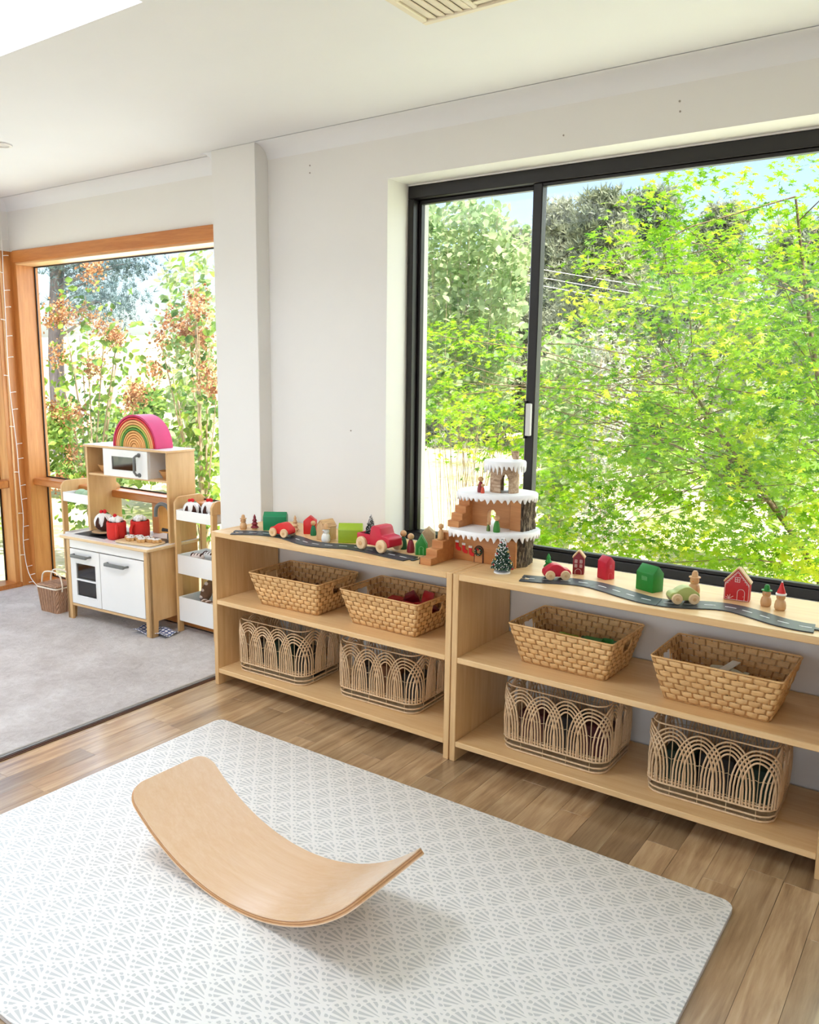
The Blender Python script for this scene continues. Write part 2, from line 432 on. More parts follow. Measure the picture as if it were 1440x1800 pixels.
# ---------------------------------------------------------------- sunroom windows: orange timber
win2 = structure('window_2')
GY = 0.60
MB().box(LX + .055, -0.306, LY - .022, LY + .10, 2.062, 2.134).build('header', M_OAKTRIM, win2, bevel=.004)
MB().box(LX + .06, -0.306, LY - .004, GY, 2.052, 2.064).build('head_liner', wood('pale_timber', srgb(232, 190, 140), srgb(214, 166, 112), 'x', 1.2, .4, 14, .1), win2)
MB().box(LX, LX + .058, LY - .002, GY + .02, 0.0, 2.134).build('jamb', M_OAKTRIMZ, win2, bevel=.003)
MB().box(-.33, -.306, LY, GY + .02, 0.0, 2.06).build('jamb', M_OAKTRIMZ, win2, bevel=.003)
MB().box(LX + .058, -.33, LY + .02, GY + .03, 0.0, 0.045).build('sill', M_OAKTRIM, win2, bevel=.003)
MB().box(LX + .02, -.33, LY + .025, GY + .02, 0.672, 0.716).build('rail', M_OAKTRIM, win2, bevel=.006)
MB().box(-1.10, -1.04, LY + .055, GY + .01, .045, .672).build('mullion', M_OAKTRIMZ, win2, bevel=.003)
MB().box(-1.62, -1.575, LY + .055, GY + .01, .045, .672).build('mullion', M_OAKTRIMZ, win2, bevel=.003)
for z0, z1 in ((.716, 2.052), (.045, .672)):
    MB().box(LX + .058, -.33, GY - .002, GY + .002, z0, z1).build('pane', M_GLASS, win2)
    g = MB()
    for (a, b_, c, d) in ((LX + .058, LX + .068, z0, z1), (LX + .068, -.33, z1 - .008, z1), (LX + .068, -.33, z0, z0 + .008)): g.box(a, b_, GY - .008, GY - .003, c, d)
    g.build('gasket', M_BLACKFRAME, win2)
win3 = structure('window_3')
MB().box(LX - .02, LX + .004, .408, LY, 0, 2.134).build('corner_post', M_OAKTRIMZ, win3, bevel=.002)
MB().box(LX - .13, LX - .002, .372, .408, 0.02, 2.10).build('jamb', M_OAKTRIMZ, win3, bevel=.003)
MB().box(LX - .01, LX + .008, .400, .410, 0, 2.134).build('cover_bead', wood('pale_timber_z', srgb(240, 200, 152), srgb(226, 180, 128), 'z', 1.2, .4, 14, .1), win3, bevel=.002)
MB().box(LX - .13, LX + .002, -1.9, .408, 2.07, 2.134).build('header', M_OAKTRIM, win3, bevel=.003)
MB().box(LX - .13, LX + .012, -1.9, .408, 0, .035).build('sill', M_OAKTRIM, win3, bevel=.003)
MB().box(LX - .10, LX - .01, -1.9, .372, .66, .708).build('rail', M_OAKTRIM, win3, bevel=.004)
MB().box(LX - .122, LX - .118, -1.9, .372, .035, 2.07).build('pane', M_GLASS, win3)
MB().box(LX - .118, LX - .110, .362, .372, .035, 2.07).build('gasket', M_BLACKFRAME, win3)

# ---------------------------------------------------------------- ceiling vent, downlight
V = thing('ceiling_vent', 'cream louvred air conditioning vent in the ceiling', 'vent', (1.515, -.496, CZ))
M_CREAM = paint('vent_cream', srgb(238, 228, 206), .5, .02)
m = MB()
for (a, b_, c, d) in ((-.18, .18, -.18, -.158), (-.18, .18, .158, .18), (-.18, -.158, -.158, .158), (.158, .18, -.158, .158), (-.008, .008, -.158, .158), (-.158, .158, -.008, .008)):
    m.box(a, b_, c, d, -.014, 0)
m.build('frame', M_CREAM, V, bevel=.003)
MB().box(-.16, .16, -.16, .16, -.002, 0).build('backing', paint('vent_dark', srgb(214, 200, 176), .8), V)
for qx, qy, ax in ((-.083, .083, 'y'), (.083, .083, 'x'), (-.083, -.083, 'x'), (.083, -.083, 'y')):
    for k in range(5):
        t = -.058 + k * .029
        M_ = Matrix.Translation((qx + (t if ax == 'y' else 0), qy + (0 if ax == 'y' else t), -.008)) @ Matrix.Rotation(R(10), 4, 'Y' if ax == 'y' else 'X')
        MB().obox(M_, .0285 if ax == 'y' else .148, .148 if ax == 'y' else .0285, .003).build('louvre', M_CREAM, V)
D = thing('downlight', 'small round recessed downlight in the ceiling of the sunroom', 'light', (-1.043, -.258, CZ))
MB().lathe([(.030, -.001), (.045, -.001), (.045, -.006), (.032, -.008), (.030, -.001)], 24, cap=False).build('rim', M_WHITE, D, smooth=40)
MB().lathe([(.001, -.003), (.031, -.003)], 24, cap=False).build('lens', paint('lens', srgb(225, 225, 222), .3), D)
# little screw plugs left in the wall
for k, (px, py) in enumerate(((545, 291), (545, 304), (617, 757), (1195, 178), (1196, 196), (991, 238))):
    p = at(px, py, y=WY)
    o = MB().lathe([(.0008, -.002), (.0032, -.002), (.0032, .001)], 10, (0, 0, 0), 'y').build('wall_plug', paint('plug', srgb(150, 140, 130) if k != 5 else srgb(236, 236, 232), .6))
    o.location = (p.x, WY, p.z)
    tag(o, ['upper screw hole in the wall right of the pillar', 'lower screw hole in the wall right of the pillar', 'single screw hole low on the wall between pillar and black window',
            'upper screw hole above the black window', 'lower screw hole above the black window', 'white filled patch above the black window'][k], 'screw hole')

# ---------------------------------------------------------------- play mat
class N:
    """sockets with arithmetic"""
    def __init__(s, nt, k): s.nt = nt; s.k = k
    def _(s, op, o=None, c=None): 
        g = lambda q: q.k if isinstance(q, N) else q
        return N(s.nt, mathn(s.nt, op, s.k, g(o), g(c)))
    def __add__(s, o): return s._('ADD', o)
    def __sub__(s, o): return s._('SUBTRACT', o)
    def __mul__(s, o): return s._('MULTIPLY', o)
    def __truediv__(s, o): return s._('DIVIDE', o)
def mat_print():
    m, nt, b = base('mat_print')
    tc = nt.nodes.new('ShaderNodeTexCoord'); sp = nt.nodes.new('ShaderNodeSeparateXYZ'); nt.links.new(tc.outputs['Object'], sp.inputs[0])
    x = N(nt, sp.outputs[0]); y = N(nt, sp.outputs[1])
    W_, H_ = .095, .0445
    u = (y + (-.958 + .781)) / W_ + 40.0       # mat centre lies at y=-.958, x=1.3505
    v = (x + (1.3505 - 1.936)) / (-H_) + 60.0
    k = v._('FLOOR'); fv = v - k
    def wrap(row):
        t = u - (row._('MODULO', 2.0)) * .5
        return t - t._('ROUND')
    a1 = wrap(k + 1.0); a2 = wrap(k)
    q = ((a1 * 2.0)._('POWER', 2.0) + fv._('POWER', 2.0))._('SQRT')
    inA = q._('LESS_THAN', 1.0)
    a = a2 + (a1 - a2) * inA; h = fv + inA
    X = a * W_; Yv = h * H_
    th = X._('ARCTAN2', Yv); r = (X._('POWER', 2.0) + Yv._('POWER', 2.0))._('SQRT')
    d_, rho = H_, W_ / 2
    sn = th._('SINE') * d_
    rm = th._('COSINE') * d_ + ((sn._('POWER', 2.0)) * -1.0 + rho * rho)._('MAXIMUM', 0.0)._('SQRT')
    s = r / rm
    ray_ = (th * 26.0)._('COSINE')
    wide = ray_ - (s * -1.5 + .85)                      # petals widen outwards
    petal = (wide * 6.0)._('MAXIMUM', 0.0)._('MINIMUM', 1.0) * s._('LESS_THAN', th._('ABSOLUTE')._('GREATER_THAN', .80) * .16 + .78) * s._('GREATER_THAN', .06)
    dd = ((s - .88)._('ABSOLUTE') * 14.0)._('POWER', 2.0) + (((ray_ * -1.0) + 1.0) * .9)
    dot = ((dd * -1.0 + 1.0) * 5.0)._('MAXIMUM', 0.0)._('MINIMUM', 1.0) * th._('ABSOLUTE')._('LESS_THAN', .80)
    edge = (q - 1.0)._('ABSOLUTE')._('GREATER_THAN', .10)
    pr = (petal._('MAXIMUM', dot)) * edge
    fine = noise(nt, coords(nt, 'Object'), 400, 1)
    mix = nt.nodes.new('ShaderNodeMix'); mix.data_type = 'RGBA'
    mix.inputs['A'].default_value = srgb(249, 248, 245); mix.inputs['B'].default_value = srgb(211, 213, 212)
    nt.links.new(pr.k, mix.inputs['Factor']); nt.links.new(mix.outputs['Result'], b.inputs['Base Color'])
    b.inputs['Roughness'].default_value = .5; b.inputs['Specular IOR Level'].default_value = .3
    bump(nt, b, fine, .15, .0006)
    return m
mat = thing('play_mat', 'large white foam play mat printed with grey scalloped fans', 'play mat', (1.3505, -.958, 0))
def rrect(x0, x1, y0, y1, r, n=6):
    out = []
    for cx, cy, a0 in ((x1 - r, y1 - r, 0), (x0 + r, y1 - r, 90), (x0 + r, y0 + r, 180), (x1 - r, y0 + r, 270)):
        for k in range(n + 1):
            a = R(a0 + 90 * k / n); out.append((cx + r * math.cos(a), cy + r * math.sin(a)))
    return out
MB().prism(rrect(-1.0175, 1.0175, -.687, .687, .035), .001, .0105).build('foam_core', paint('foam_edge', srgb(206, 200, 196), .8, .05), mat)
MB().prism(rrect(-1.0175, 1.0175, -.687, .687, .035), .0105, .0155).build('printed_cover', mat_print(), mat, bevel=.003, seg=2)

# ---------------------------------------------------------------- balance board
bb = thing('balance_board', 'curved beech plywood balance board lying on the play mat', 'balance board', (1.2775, -.945, .0155), R(-1.0))
Rb = .600; th_max = math.asin(.437 / Rb); wd = .150; rc = .055
def board_layer(r_in, r_out, name, mtl, inset=0.0):
    # rounded-corner rectangle bent about the y axis, arc centre above
    nu, nv = 48, 10
    arc = Rb * th_max
    vs, fs = [], []
    def half(sarc):
        e = arc - abs(sarc)
        if e < rc: return wd - inset - (rc - math.sqrt(max(rc * rc - (rc - e) ** 2, 0)))
        return wd - inset
    ss = [-arc + 2 * arc * (0.5 - 0.5 * math.cos(math.pi * i / nu)) for i in range(nu + 1)]
    for rr in (r_in, r_out):
        for s_ in ss:
            t = s_ / Rb; hw = half(s_)
            for j in range(nv + 1):
                vs.append((rr * math.sin(t), -hw + 2 * hw * j / nv, Rb + .009 - rr * math.cos(t)))
    A = (nu + 1) * (nv + 1)
    for i in range(nu):
        for j in range(nv):
            a = i * (nv + 1) + j; fs.append((a, a + 1, a + nv + 2, a + nv + 1)); fs.append((A + a, A + a + nv + 1, A + a + nv + 2, A + a + 1))
    for i in range(nu):
        a = i * (nv + 1); fs.append((a, a + nv + 1, A + a + nv + 1, A + a))
        a += nv; fs.append((a, A + a, A + a + nv + 1, a + nv + 1))
    for j in range(nv):
        fs.append((j, A + j, A + j + 1, j + 1)); a = nu * (nv + 1) + j; fs.append((a, a + 1, A + a + 1, A + a))
    return MB().add(vs, fs).build(name, mtl, bb, smooth=50)
M_BEECH = wood('beech_veneer', srgb(240, 208, 174), srgb(232, 193, 153), 'x', 1.0, .26, 22, .6, .02)
M_EDGE1 = wood('ply_edge_light', srgb(228, 180, 128), srgb(206, 152, 100), 'x', 2, .5, 12); M_EDGE2 = wood('ply_edge_dark', srgb(196, 140, 92), srgb(170, 116, 72), 'x', 2, .5, 12)
z = Rb - .009
board_layer(z, z + .003, 'top_veneer', M_BEECH)
for k in range(4): board_layer(z + .003 + k * .003, z + .006 + k * .003, 'ply_layer', M_EDGE2 if k % 2 == 0 else M_EDGE1, .0006 if k % 2 == 0 else 0)
board_layer(z + .015, z + .018, 'bottom_veneer', M_BEECH)

# ================================================================== SHELF UNITS
H = 0.717; DEP = 0.400; TH = 0.024; MID = 0.4044; BOT = 0.0792; UW = 1.27
def shelf_unit(x0, label):
    s = thing('shelf_unit', label, 'shelf', (x0, 0, 0), 0, 'low pine shelf units')
    for a in (0, UW - TH): 
        MB().box(a, a + TH, 0, DEP, 0, H).build('side_panel', M_PINEY, s, bevel=.002)
    MB().box(TH, UW - TH, 0, DEP, H - .023, H).build('top_board', M_PINE, s, bevel=.002)
    MB().box(TH, UW - TH, .001, DEP, MID - .021, MID).build('middle_shelf', M_PINE, s, bevel=.002)
    MB().box(TH, UW - TH, .001, DEP, BOT - .021, BOT).build('bottom_shelf', M_PINE, s, bevel=.002)
    return s
shelf_unit(0, 'low open pine shelf unit beside the white pillar, with red and green toys on top')
shelf_unit(UW + .004, 'low open pine shelf unit under the wide window, cut off by the right edge')

# ------------------------------------------------------------------ woven baskets
M_SEA = wood('seagrass_weave', srgb(238, 198, 142), srgb(208, 158, 98), 'x', 5, .75, 5, 0, .16, None, .4)
M_SEAD = wood('seagrass_stake', srgb(200, 150, 92), srgb(150, 102, 54), 'z', 5, .8, 5, 0, .1)
def ring_rect(hx, hy, r, n_side_x, n_side_y, nc):
    """closed list of (x,y,nx,ny,side) around a rounded rectangle"""
    out = []
    def seg(a, b, n, nrm, sd):
        for i in range(n):
            t = i / n; out.append((a[0] + (b[0] - a[0]) * t, a[1] + (b[1] - a[1]) * t, nrm[0], nrm[1], sd))
    def cor(cx, cy, a0):
        for i in range(nc):
            a = R(a0 + 90 * i / nc); out.append((cx + r * math.cos(a), cy + r * math.sin(a), math.cos(a), math.sin(a), 'c'))
    seg((-hx + r, -hy), (hx - r, -hy), n_side_x, (0, -1), 'f'); cor(hx - r, -hy + r, -90)
    seg((hx, -hy + r), (hx, hy - r), n_side_y, (1, 0), 'r'); cor(hx - r, hy - r, 0)
    seg((hx - r, hy), (-hx + r, hy), n_side_x, (0, 1), 'b'); cor(-hx + r, hy - r, 90)
    seg((-hx, hy - r), (-hx, -hy + r), n_side_y, (-1, 0), 'l'); cor(-hx + r, -hy + r, 180)
    return out
BH = .145; ROWS = 7
def basket_frac(z): return z / BH
def woven_basket(label, loc, rz=0):
    s = thing('woven_basket', label, 'basket', loc, rz, 'woven seagrass baskets')
    b0 = (.160, .105); b1 = (.1975, .1425)
    def ring(z):
        f = z / BH
        return ring_rect(b0[0] + (b1[0] - b0[0]) * f, b0[1] + (b1[1] - b0[1]) * f, .012, 52, 34, 4)
    n = len(ring(0)); cell = 3; rz0 = ring(0)
    for k in range(ROWS):
        za = .004 + k * (BH - .008) / ROWS; zb = za + (BH - .008) / ROWS - .0006
        vs, fs = [], []
        lev = [(za, -.0010), (za + .004, .0008), ((za + zb) / 2, .0016), (zb - .004, .0008), (zb, -.0010)]
        for z_, off in lev:
            for i, (x, y, nx, ny, sd) in enumerate(ring(z_)):
                dip = (i + 3 * (k % 2)) % 6
                w_ = (-.0030 if dip == 0 else (.0012 if dip in (1, 5) else .0026)) + off + .0005 * math.sin(i * 1.7 + k * 2.3)
                vs.append((x + nx * w_, y + ny * w_, z_ + .0006 * math.sin(i * .9 + k)))
        for l in range(len(lev) - 1):
            for i in range(n):
                j = (i + 1) % n
                sd = rz0[i][4]
                if k in (4, 5) and sd in ('r', 'l'):
                    x, y = rz0[i][:2]
                    if abs(y) < .030: continue
                fs.append((l * n + i, l * n + j, (l + 1) * n + j, (l + 1) * n + i))
        me = bpy.data.meshes.new('weave_band'); me.from_pydata(vs, [], fs); me.materials.append(M_SEA)
        me.polygons.foreach_set('use_smooth', [True] * len(me.polygons))
        o = put('weave_band', me, s); sm = o.modifiers.new('thick', 'SOLIDIFY'); sm.thickness = .0014; sm.offset = -1
    r0, r1 = ring(.003), ring(BH - .003)
    for i in range(0, n, cell):
        if r0[i][4] in ('r', 'l') and abs(r0[i][1]) < .036: hz = .58
        else: hz = 1
        i2 = i
        a = Vector((r0[i2][0], r0[i2][1], .003)); b = Vector((r1[i2][0], r1[i2][1], BH - .003)); b = a + (b - a) * hz
        nr = Vector((r0[i2][2], r0[i2][3], 0)); side = Vector((-nr.y, nr.x, 0))
        MB().strip([a, b], side, .0050, .0020).build('stake', M_SEAD, s)
    MB().tube([(x, y, BH) for x, y, *_ in ring(BH)][::1], .0034, 6, True).build('rim', M_SEA, s, smooth=60)
    MB().tube([(x, y, .003) for x, y, *_ in ring(.003)][::2], .0028, 6, True).build('foot_rim', M_SEAD, s, smooth=60)
    MB().prism(rrect(-.159, .159, -.104, .104, .012, 3), .002, .0045).build('base', M_SEAD, s)
    for sx in (-1, 1):
        xh = .160 + .0375 * .68
        MB().tube([(sx * (xh + .008), -.034, BH * .86), (sx * (xh + .004), -.036, BH * .70), (sx * xh, -.028, BH * .56), (sx * xh, .028, BH * .56), (sx * (xh + .004), .036, BH * .70), (sx * (xh + .008), .034, BH * .86)], .0025, 6, True).build('handle_loop', M_SEA, s, smooth=60)
    return s
WB = [((.385, .185), R(2)), ((.887, .205), R(-1)), ((1.665, .212), R(-1.5)), ((2.190, .185), R(-.5))]
WL = ['woven basket of brown wooden toys, on the middle shelf nearest the pillar',
      'woven basket of red wooden toys on the middle shelf',
      'woven basket of green wooden toys on the middle shelf',
      'woven basket holding a pale toy plane, on the middle shelf at the right']
for (xy, rz), lb in zip(WB, WL): woven_basket(lb, (xy[0], xy[1], MID), rz)

# ------------------------------------------------------------------ arched rattan baskets
M_RAT = wood('rattan_cane', srgb(236, 206, 168), srgb(212, 176, 134), 'z', 6, .5, 4, .1, .08)
M_RATD = wood('rattan_binding', srgb(214, 190, 152), srgb(176, 146, 104), 'z', 6, .6, 4, 0, .08)
AX, AY, AH, AR = .192, .135, .245, .045
def per_point(sv, out=0.0):
    """point on the rounded-rectangle wall at arc length sv, starting at front left going right"""
    lx, ly = 2 * (AX - AR), 2 * (AY - AR); lc = AR * math.pi / 2
    segs = [('f', lx), ('c1', lc), ('r', ly), ('c2', lc), ('b', lx), ('c3', lc), ('l', ly), ('c4', lc)]
    tot = sum(q[1] for q in segs); sv %= tot
    for nm, ln in segs:
        if sv <= ln: break
        sv -= ln
    rr = AR + out
    if nm == 'f': return (-AX + AR + sv, -AY - out)
    if nm == 'r': return (AX + out, -AY + AR + sv)
    if nm == 'b': return (AX - AR - sv, AY + out)
    if nm == 'l': return (-AX - out, AY - AR - sv)
    c = {'c1': (AX - AR, -AY + AR, -90), 'c2': (AX - AR, AY - AR, 0), 'c3': (-AX + AR, AY - AR, 90), 'c4': (-AX + AR, -AY + AR, 180)}[nm]
    a = R(c[2]) + sv / AR
    return (c[0] + rr * math.cos(a), c[1] + rr * math.sin(a))
PER = 4 * (AX - AR) + 4 * (AY - AR) + 2 * math.pi * AR
NARCH = 14
def arch_mesh(k):
    m = MB(); sc = (k + .35) * PER / NARCH
    for q in range(4):
        hw = .080 - q * .0108; top = .236 - q * .0125 - (k % 2) * .004; zc = .045
        pts = []
        for i in range(19):
            t = i / 18 * math.pi
            ds = -hw * math.cos(t) * (1 - .10 * math.sin(t) ** 2)
            zz = zc + (top - zc) * (math.sin(t) ** .62 if math.sin(t) > 1e-6 else 0)
            bulge = .004 + .002 * (k % 2) + .006 * math.sin(math.pi * (zz / AH))
            x, y = per_point(sc + ds, bulge); pts.append((x, y, zz))
        m.tube(pts, .0032, 6)
    return m.mesh('arch', smooth=60)
ARCH_ME = [arch_mesh(k) for k in range(NARCH)]
for me in ARCH_ME: me.materials.append(M_RAT)
def hoop_mesh(z, out, r, n=56): return MB().tube([(*per_point(PER * i / n, out), z) for i in range(n)], r, 6, True).mesh('hoop', smooth=60)
HOOPS = [hoop_mesh(.0046, .004, .0036), hoop_mesh(.022, .007, .0032), hoop_mesh(.044, .010, .0032), hoop_mesh(.053, .004, .0032)]
HOOPS += [MB().tube([(*per_point(PER * i / 72, .0), AH - .003) for i in range(72)], .0028, 6, True).mesh('hoop', smooth=60)]
for me in HOOPS: me.materials.append(M_RAT)
TIE = MB()
for zz in (.064, .135):
    TIE.tube([(*per_point(PER * i / 120, .008 + .003 * (i % 2)), zz + .0015 * (-1) ** i) for i in range(120)], .0012, 4, True)
TIE = TIE.mesh('wrapping', smooth=60); TIE.materials.append(M_RATD)
POST = []
for k in range(NARCH):
    x, y = per_point((k + .35) * PER / NARCH, .004)
    me = MB().tube([(x, y, .003), (x, y, AH - .012)], .0017, 5).mesh('upright', smooth=60); me.materials.append(M_RATD); POST.append(me)
def arch_basket(label, loc, rz, cmat):
    s = thing('arched_rattan_basket', label, 'basket', loc, rz, 'arched rattan baskets')
    for me in ARCH_ME: put('arch', me, s)
    for k, me in enumerate(HOOPS): put('rim' if k == 4 else 'base_hoop', me, s)
    for me in POST: put('upright', me, s)
    put('wrapping', TIE, s)
    MB().prism(rrect(-AX + .002, AX - .002, -AY + .002, AY - .002, .043, 4), .003, .007).build('base_panel', M_RATD, s)
    return s
ABS = [((.290, .192), R(2.0)), ((.848, .232), R(1.5)), ((1.650, .207), R(0)), ((2.186, .212), R(1))]
ALB = ['arched rattan basket on the bottom shelf nearest the pillar', 'arched rattan basket on the bottom shelf below the basket of red toys',
       'arched rattan basket with dark red toys inside, on the bottom shelf', 'arched rattan basket with dark green toys inside, on the bottom shelf at the right']
for (xy, rz), lb in zip(ABS, ALB): arch_basket(lb, (xy[0], xy[1], BOT), rz, None)

# ------------------------------------------------------------------ what lies in the baskets
DKR = paint('basket_maroon', srgb(74, 12, 22), .6, .1, 10); DKG = paint('basket_pine', srgb(14, 48, 36), .6, .1, 10)  # red and green deepened so the arched baskets look dark inside
RED = paint('toy_red', srgb(190, 24, 32), .45, .08, 10); DRED = paint('toy_dark_red', srgb(128, 16, 34), .5, .1, 10)
CRIM = paint('toy_crimson', srgb(196, 22, 54), .42, .06, 10); SCAR = paint('toy_scarlet', srgb(214, 34, 34), .42, .06, 10)
GRN = paint('toy_green', srgb(20, 128, 40), .45, .08, 10); DGRN = paint('toy_dark_green', srgb(8, 84, 46), .5, .08, 10)
LIME = paint('toy_lime', srgb(150, 176, 34), .45, .07, 10); PALEG = paint('toy_pale_green', srgb(176, 188, 112), .45, .06, 10)
FOREST = paint('toy_forest', srgb(10, 110, 64), .5, .08, 10); EMER = paint('toy_emerald', srgb(0, 128, 78), .45, .05, 8)
BLACKT = paint('toy_black', srgb(30, 30, 32), .55, .1); SNOWW = paint('toy_white', srgb(238, 236, 230), .6, .03)
BROWN = paint('toy_brown', srgb(120, 78, 46), .6, .12, 20)
def house_outline(w, h, e): return [(-w / 2, 0), (w / 2, 0), (w / 2, e), (0, h), (-w / 2, e)]
def loose(name, kind, mtl, label, cat, group, loc, rot, s):
    o = thing(name, label, cat, loc, 0, group); o.rotation_euler = rot
    m = MB()
    if kind == 'house': m.prism(house_outline(s, s * 1.2, s * .75), -s * .35, s * .35, 'y').build('block', mtl, o, bevel=.003)
    elif kind == 'box':
        m.box(-s * .6, s * .6, -s * .4, s * .4, 0, s * .6).build('block', mtl, o, bevel=.003)
    elif kind == 'tall':
        m.box(-s * .5, s * .5, -s * .45, s * .45, 0, s * 1.15).build('block', mtl, o, bevel=.004)
    elif kind == 'car':
        m.prism([(-s, .3 * s), (-s * .9, .7 * s), (-s * .4, .8 * s), (-s * .1, 1.2 * s), (.45 * s, 1.2 * s), (.7 * s, .8 * s), (s, .7 * s), (s, .3 * s)], -.4 * s, .4 * s, 'y').build('body', mtl, o, bevel=.006, seg=2)
        for sx in (-.55, .55):
            for sy in (-1, 1): MB().lathe([(.3 * s, -.08 * s), (.3 * s, .08 * s)], 12, (sx * s, sy * .47 * s, .3 * s), 'y').build('wheel', M_WHEEL, o, bevel=.002)
    return o
WHERE = ['at the left end', 'left of the middle', 'right of the middle', 'at the right end', 'at the back left', 'at the back middle', 'at the back right', 'by the handle']
def fill(bi, spec, where_word):
    """loose toys lying in two layers in a woven basket"""
    x, y = WB[bi][0]
    for k, (dx, dy, z_, ry, kd, mt, colour, s_) in enumerate(spec):
        nm = {'box': 'block', 'house': 'house shaped block', 'car': 'toy car'}[kd]
        loose('toy_car' if kd == 'car' else 'toy_block', kd, mt, '%s %s %s of the basket of %s toys' % (colour, nm, WHERE[k % 8] if k < 8 else 'at the bottom', where_word), 'toy car' if kd == 'car' else 'toy block', 'loose toys in the %s basket' % where_word, (x + dx, y + dy, MID + z_), (R(ry * .3), R(ry * .35), R(ry)), s_)
LOW = [(-.10, -.045), (-.03, -.045), (.04, -.045), (.105, -.045), (-.10, .045), (-.03, .045), (.04, .045), (.105, .045)]
fill(1, [(-.075, .01, .050, 20, 'box', DRED, 'dark red', .062), (-.005, -.035, .048, -30, 'house', RED, 'red', .052), (.055, .0, .055, 25, 'box', SCAR, 'bright scarlet', .066), (.115, -.03, .052, -18, 'house', RED, 'red', .056),
         (-.06, .072, .050, 8, 'box', RED, 'red', .060), (.012, .062, .058, 40, 'house', DRED, 'dark red', .062), (.085, .065, .060, -55, 'house', RED, 'red', .066), (.13, .03, .062, 75, 'box', DRED, 'dark red', .056)]
        + [(a_, b_, .0052, 0, 'box', RED, 'red', .050) for a_, b_ in LOW], 'red')
fill(2, [(-.075, .03, .048, 10, 'car', LIME, 'lime green', .038), (.010, -.03, .044, -12, 'box', GRN, 'green', .070), (.060, .03, .046, 6, 'box', GRN, 'long green', .074), (.120, -.01, .050, -40, 'house', GRN, 'green', .056),
         (-.06, .080, .040, 5, 'box', LIME, 'lime', .05), (.02, .078, .040, 15, 'box', FOREST, 'dark green', .056), (.10, .070, .044, 25, 'box', FOREST, 'dark green', .06), (-.09, -.05, .042, 30, 'house', FOREST, 'dark green', .05)]
        + [(a_, b_, .0052, 0, 'box', DGRN, 'dark green', .050) for a_, b_ in LOW], 'green')
fill(0, [(-.08, .02, .040, 10, 'house', BROWN, 'brown', .052), (-.015, .0, .040, -20, 'box', M_NATW, 'natural wooden', .056), (.05, .02, .042, 18, 'house', BROWN, 'brown', .050), (.11, .0, .040, -10, 'box', BROWN, 'brown', .052),
         (-.06, .075, .040, 5, 'box', BROWN, 'brown', .05), (.015, .07, .040, 30, 'house', M_NATW, 'natural wooden', .045), (.085, .072, .040, 12, 'box', BROWN, 'brown', .05)]
        + [(a_, b_, .0052, 0, 'box', BROWN, 'brown', .048) for a_, b_ in LOW], 'brown')
pl = thing('toy_plane', 'pale grey toy plane in the rightmost woven basket', 'toy plane', (WB[3][0][0] + .00, WB[3][0][1] + .03, MID + .082), R(-8))
M_PLANE = paint('plane_paint', srgb(206, 210, 196), .4, .04)
MB().lathe([(.002, -.06), (.012, -.055), (.018, -.02), (.017, .02), (.008, .06), (.002, .062)], 14, (0, 0, 0), 'x').build('fuselage', M_PLANE, pl, smooth=50)
MB().box(-.014, .014, -.07, .07, .016, .020).build('wing', SNOWW, pl, bevel=.001); MB().box(.044, .060, -.028, .028, .002, .006).build('tailplane', M_PLANE, pl)
MB().box(-.01, .01, -.012, .012, .006, .017).build('cockpit', paint('canopy', srgb(90, 100, 96), .3), pl, bevel=.002)
MB().box(-.05, .05, -.05, .05, -.076, -.03).build('display_stand', paint('stand_dark', srgb(48, 40, 34), .7), pl, bevel=.004)
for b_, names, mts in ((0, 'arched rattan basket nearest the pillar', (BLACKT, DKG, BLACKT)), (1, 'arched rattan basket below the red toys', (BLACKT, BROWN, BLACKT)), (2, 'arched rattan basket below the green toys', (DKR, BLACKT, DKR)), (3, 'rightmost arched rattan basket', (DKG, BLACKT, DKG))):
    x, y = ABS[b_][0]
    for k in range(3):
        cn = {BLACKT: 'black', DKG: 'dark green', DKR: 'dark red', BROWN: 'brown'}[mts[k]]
        loose('dark_fill_block', 'tall', mts[k], '%s block %s inside the %s' % (cn, ('at the left', 'in the middle', 'at the right')[k], names), 'toy block', 'blocks in arched baskets', (x - .115 + .115 * k, y + .012 * (k - 1), BOT + .0075), (0, 0, R(3 * k)), .100 + .012 * (k % 2))  # tall dark blocks, sized and coloured to keep the basket interiors dark

# ================================================================== TOYS ON THE SHELVES
SKIN = wood('peg_wood', srgb(216, 172, 124), srgb(196, 150, 104), 'z', 2, .5, 5, 0, .05)
PEGC = paint('peg_wood_tan', srgb(206, 160, 108), .5, .06, 12)
def gz(px, py, z=H): p = at(px, py, z=z); return (p.x, p.y, z)
def peg_doll(label, loc, h, body, head=SKIN, collar=None, group='peg dolls'):
    s = thing('peg_doll', label, 'peg doll', loc, 0, group)
    r = h * .20; hb = h * .66
    prof = [(r * .9, 0), (r, hb * .06), (r, hb * .35), (r * .82, hb * .7), (r * .55, hb * .95), (r * .4, hb)]
    MB().lathe(prof, 18).build('body', body, s, smooth=50)
    MB().sphere((0, 0, h - r * .86), r * .86, 16, 10).build('head', head, s, smooth=180)
    if collar: MB().lathe([(r * .62, hb * .83), (r * .72, hb * .88), (r * .58, hb * .95)], 18, cap=False).build('collar', collar, s, smooth=60)
    return s
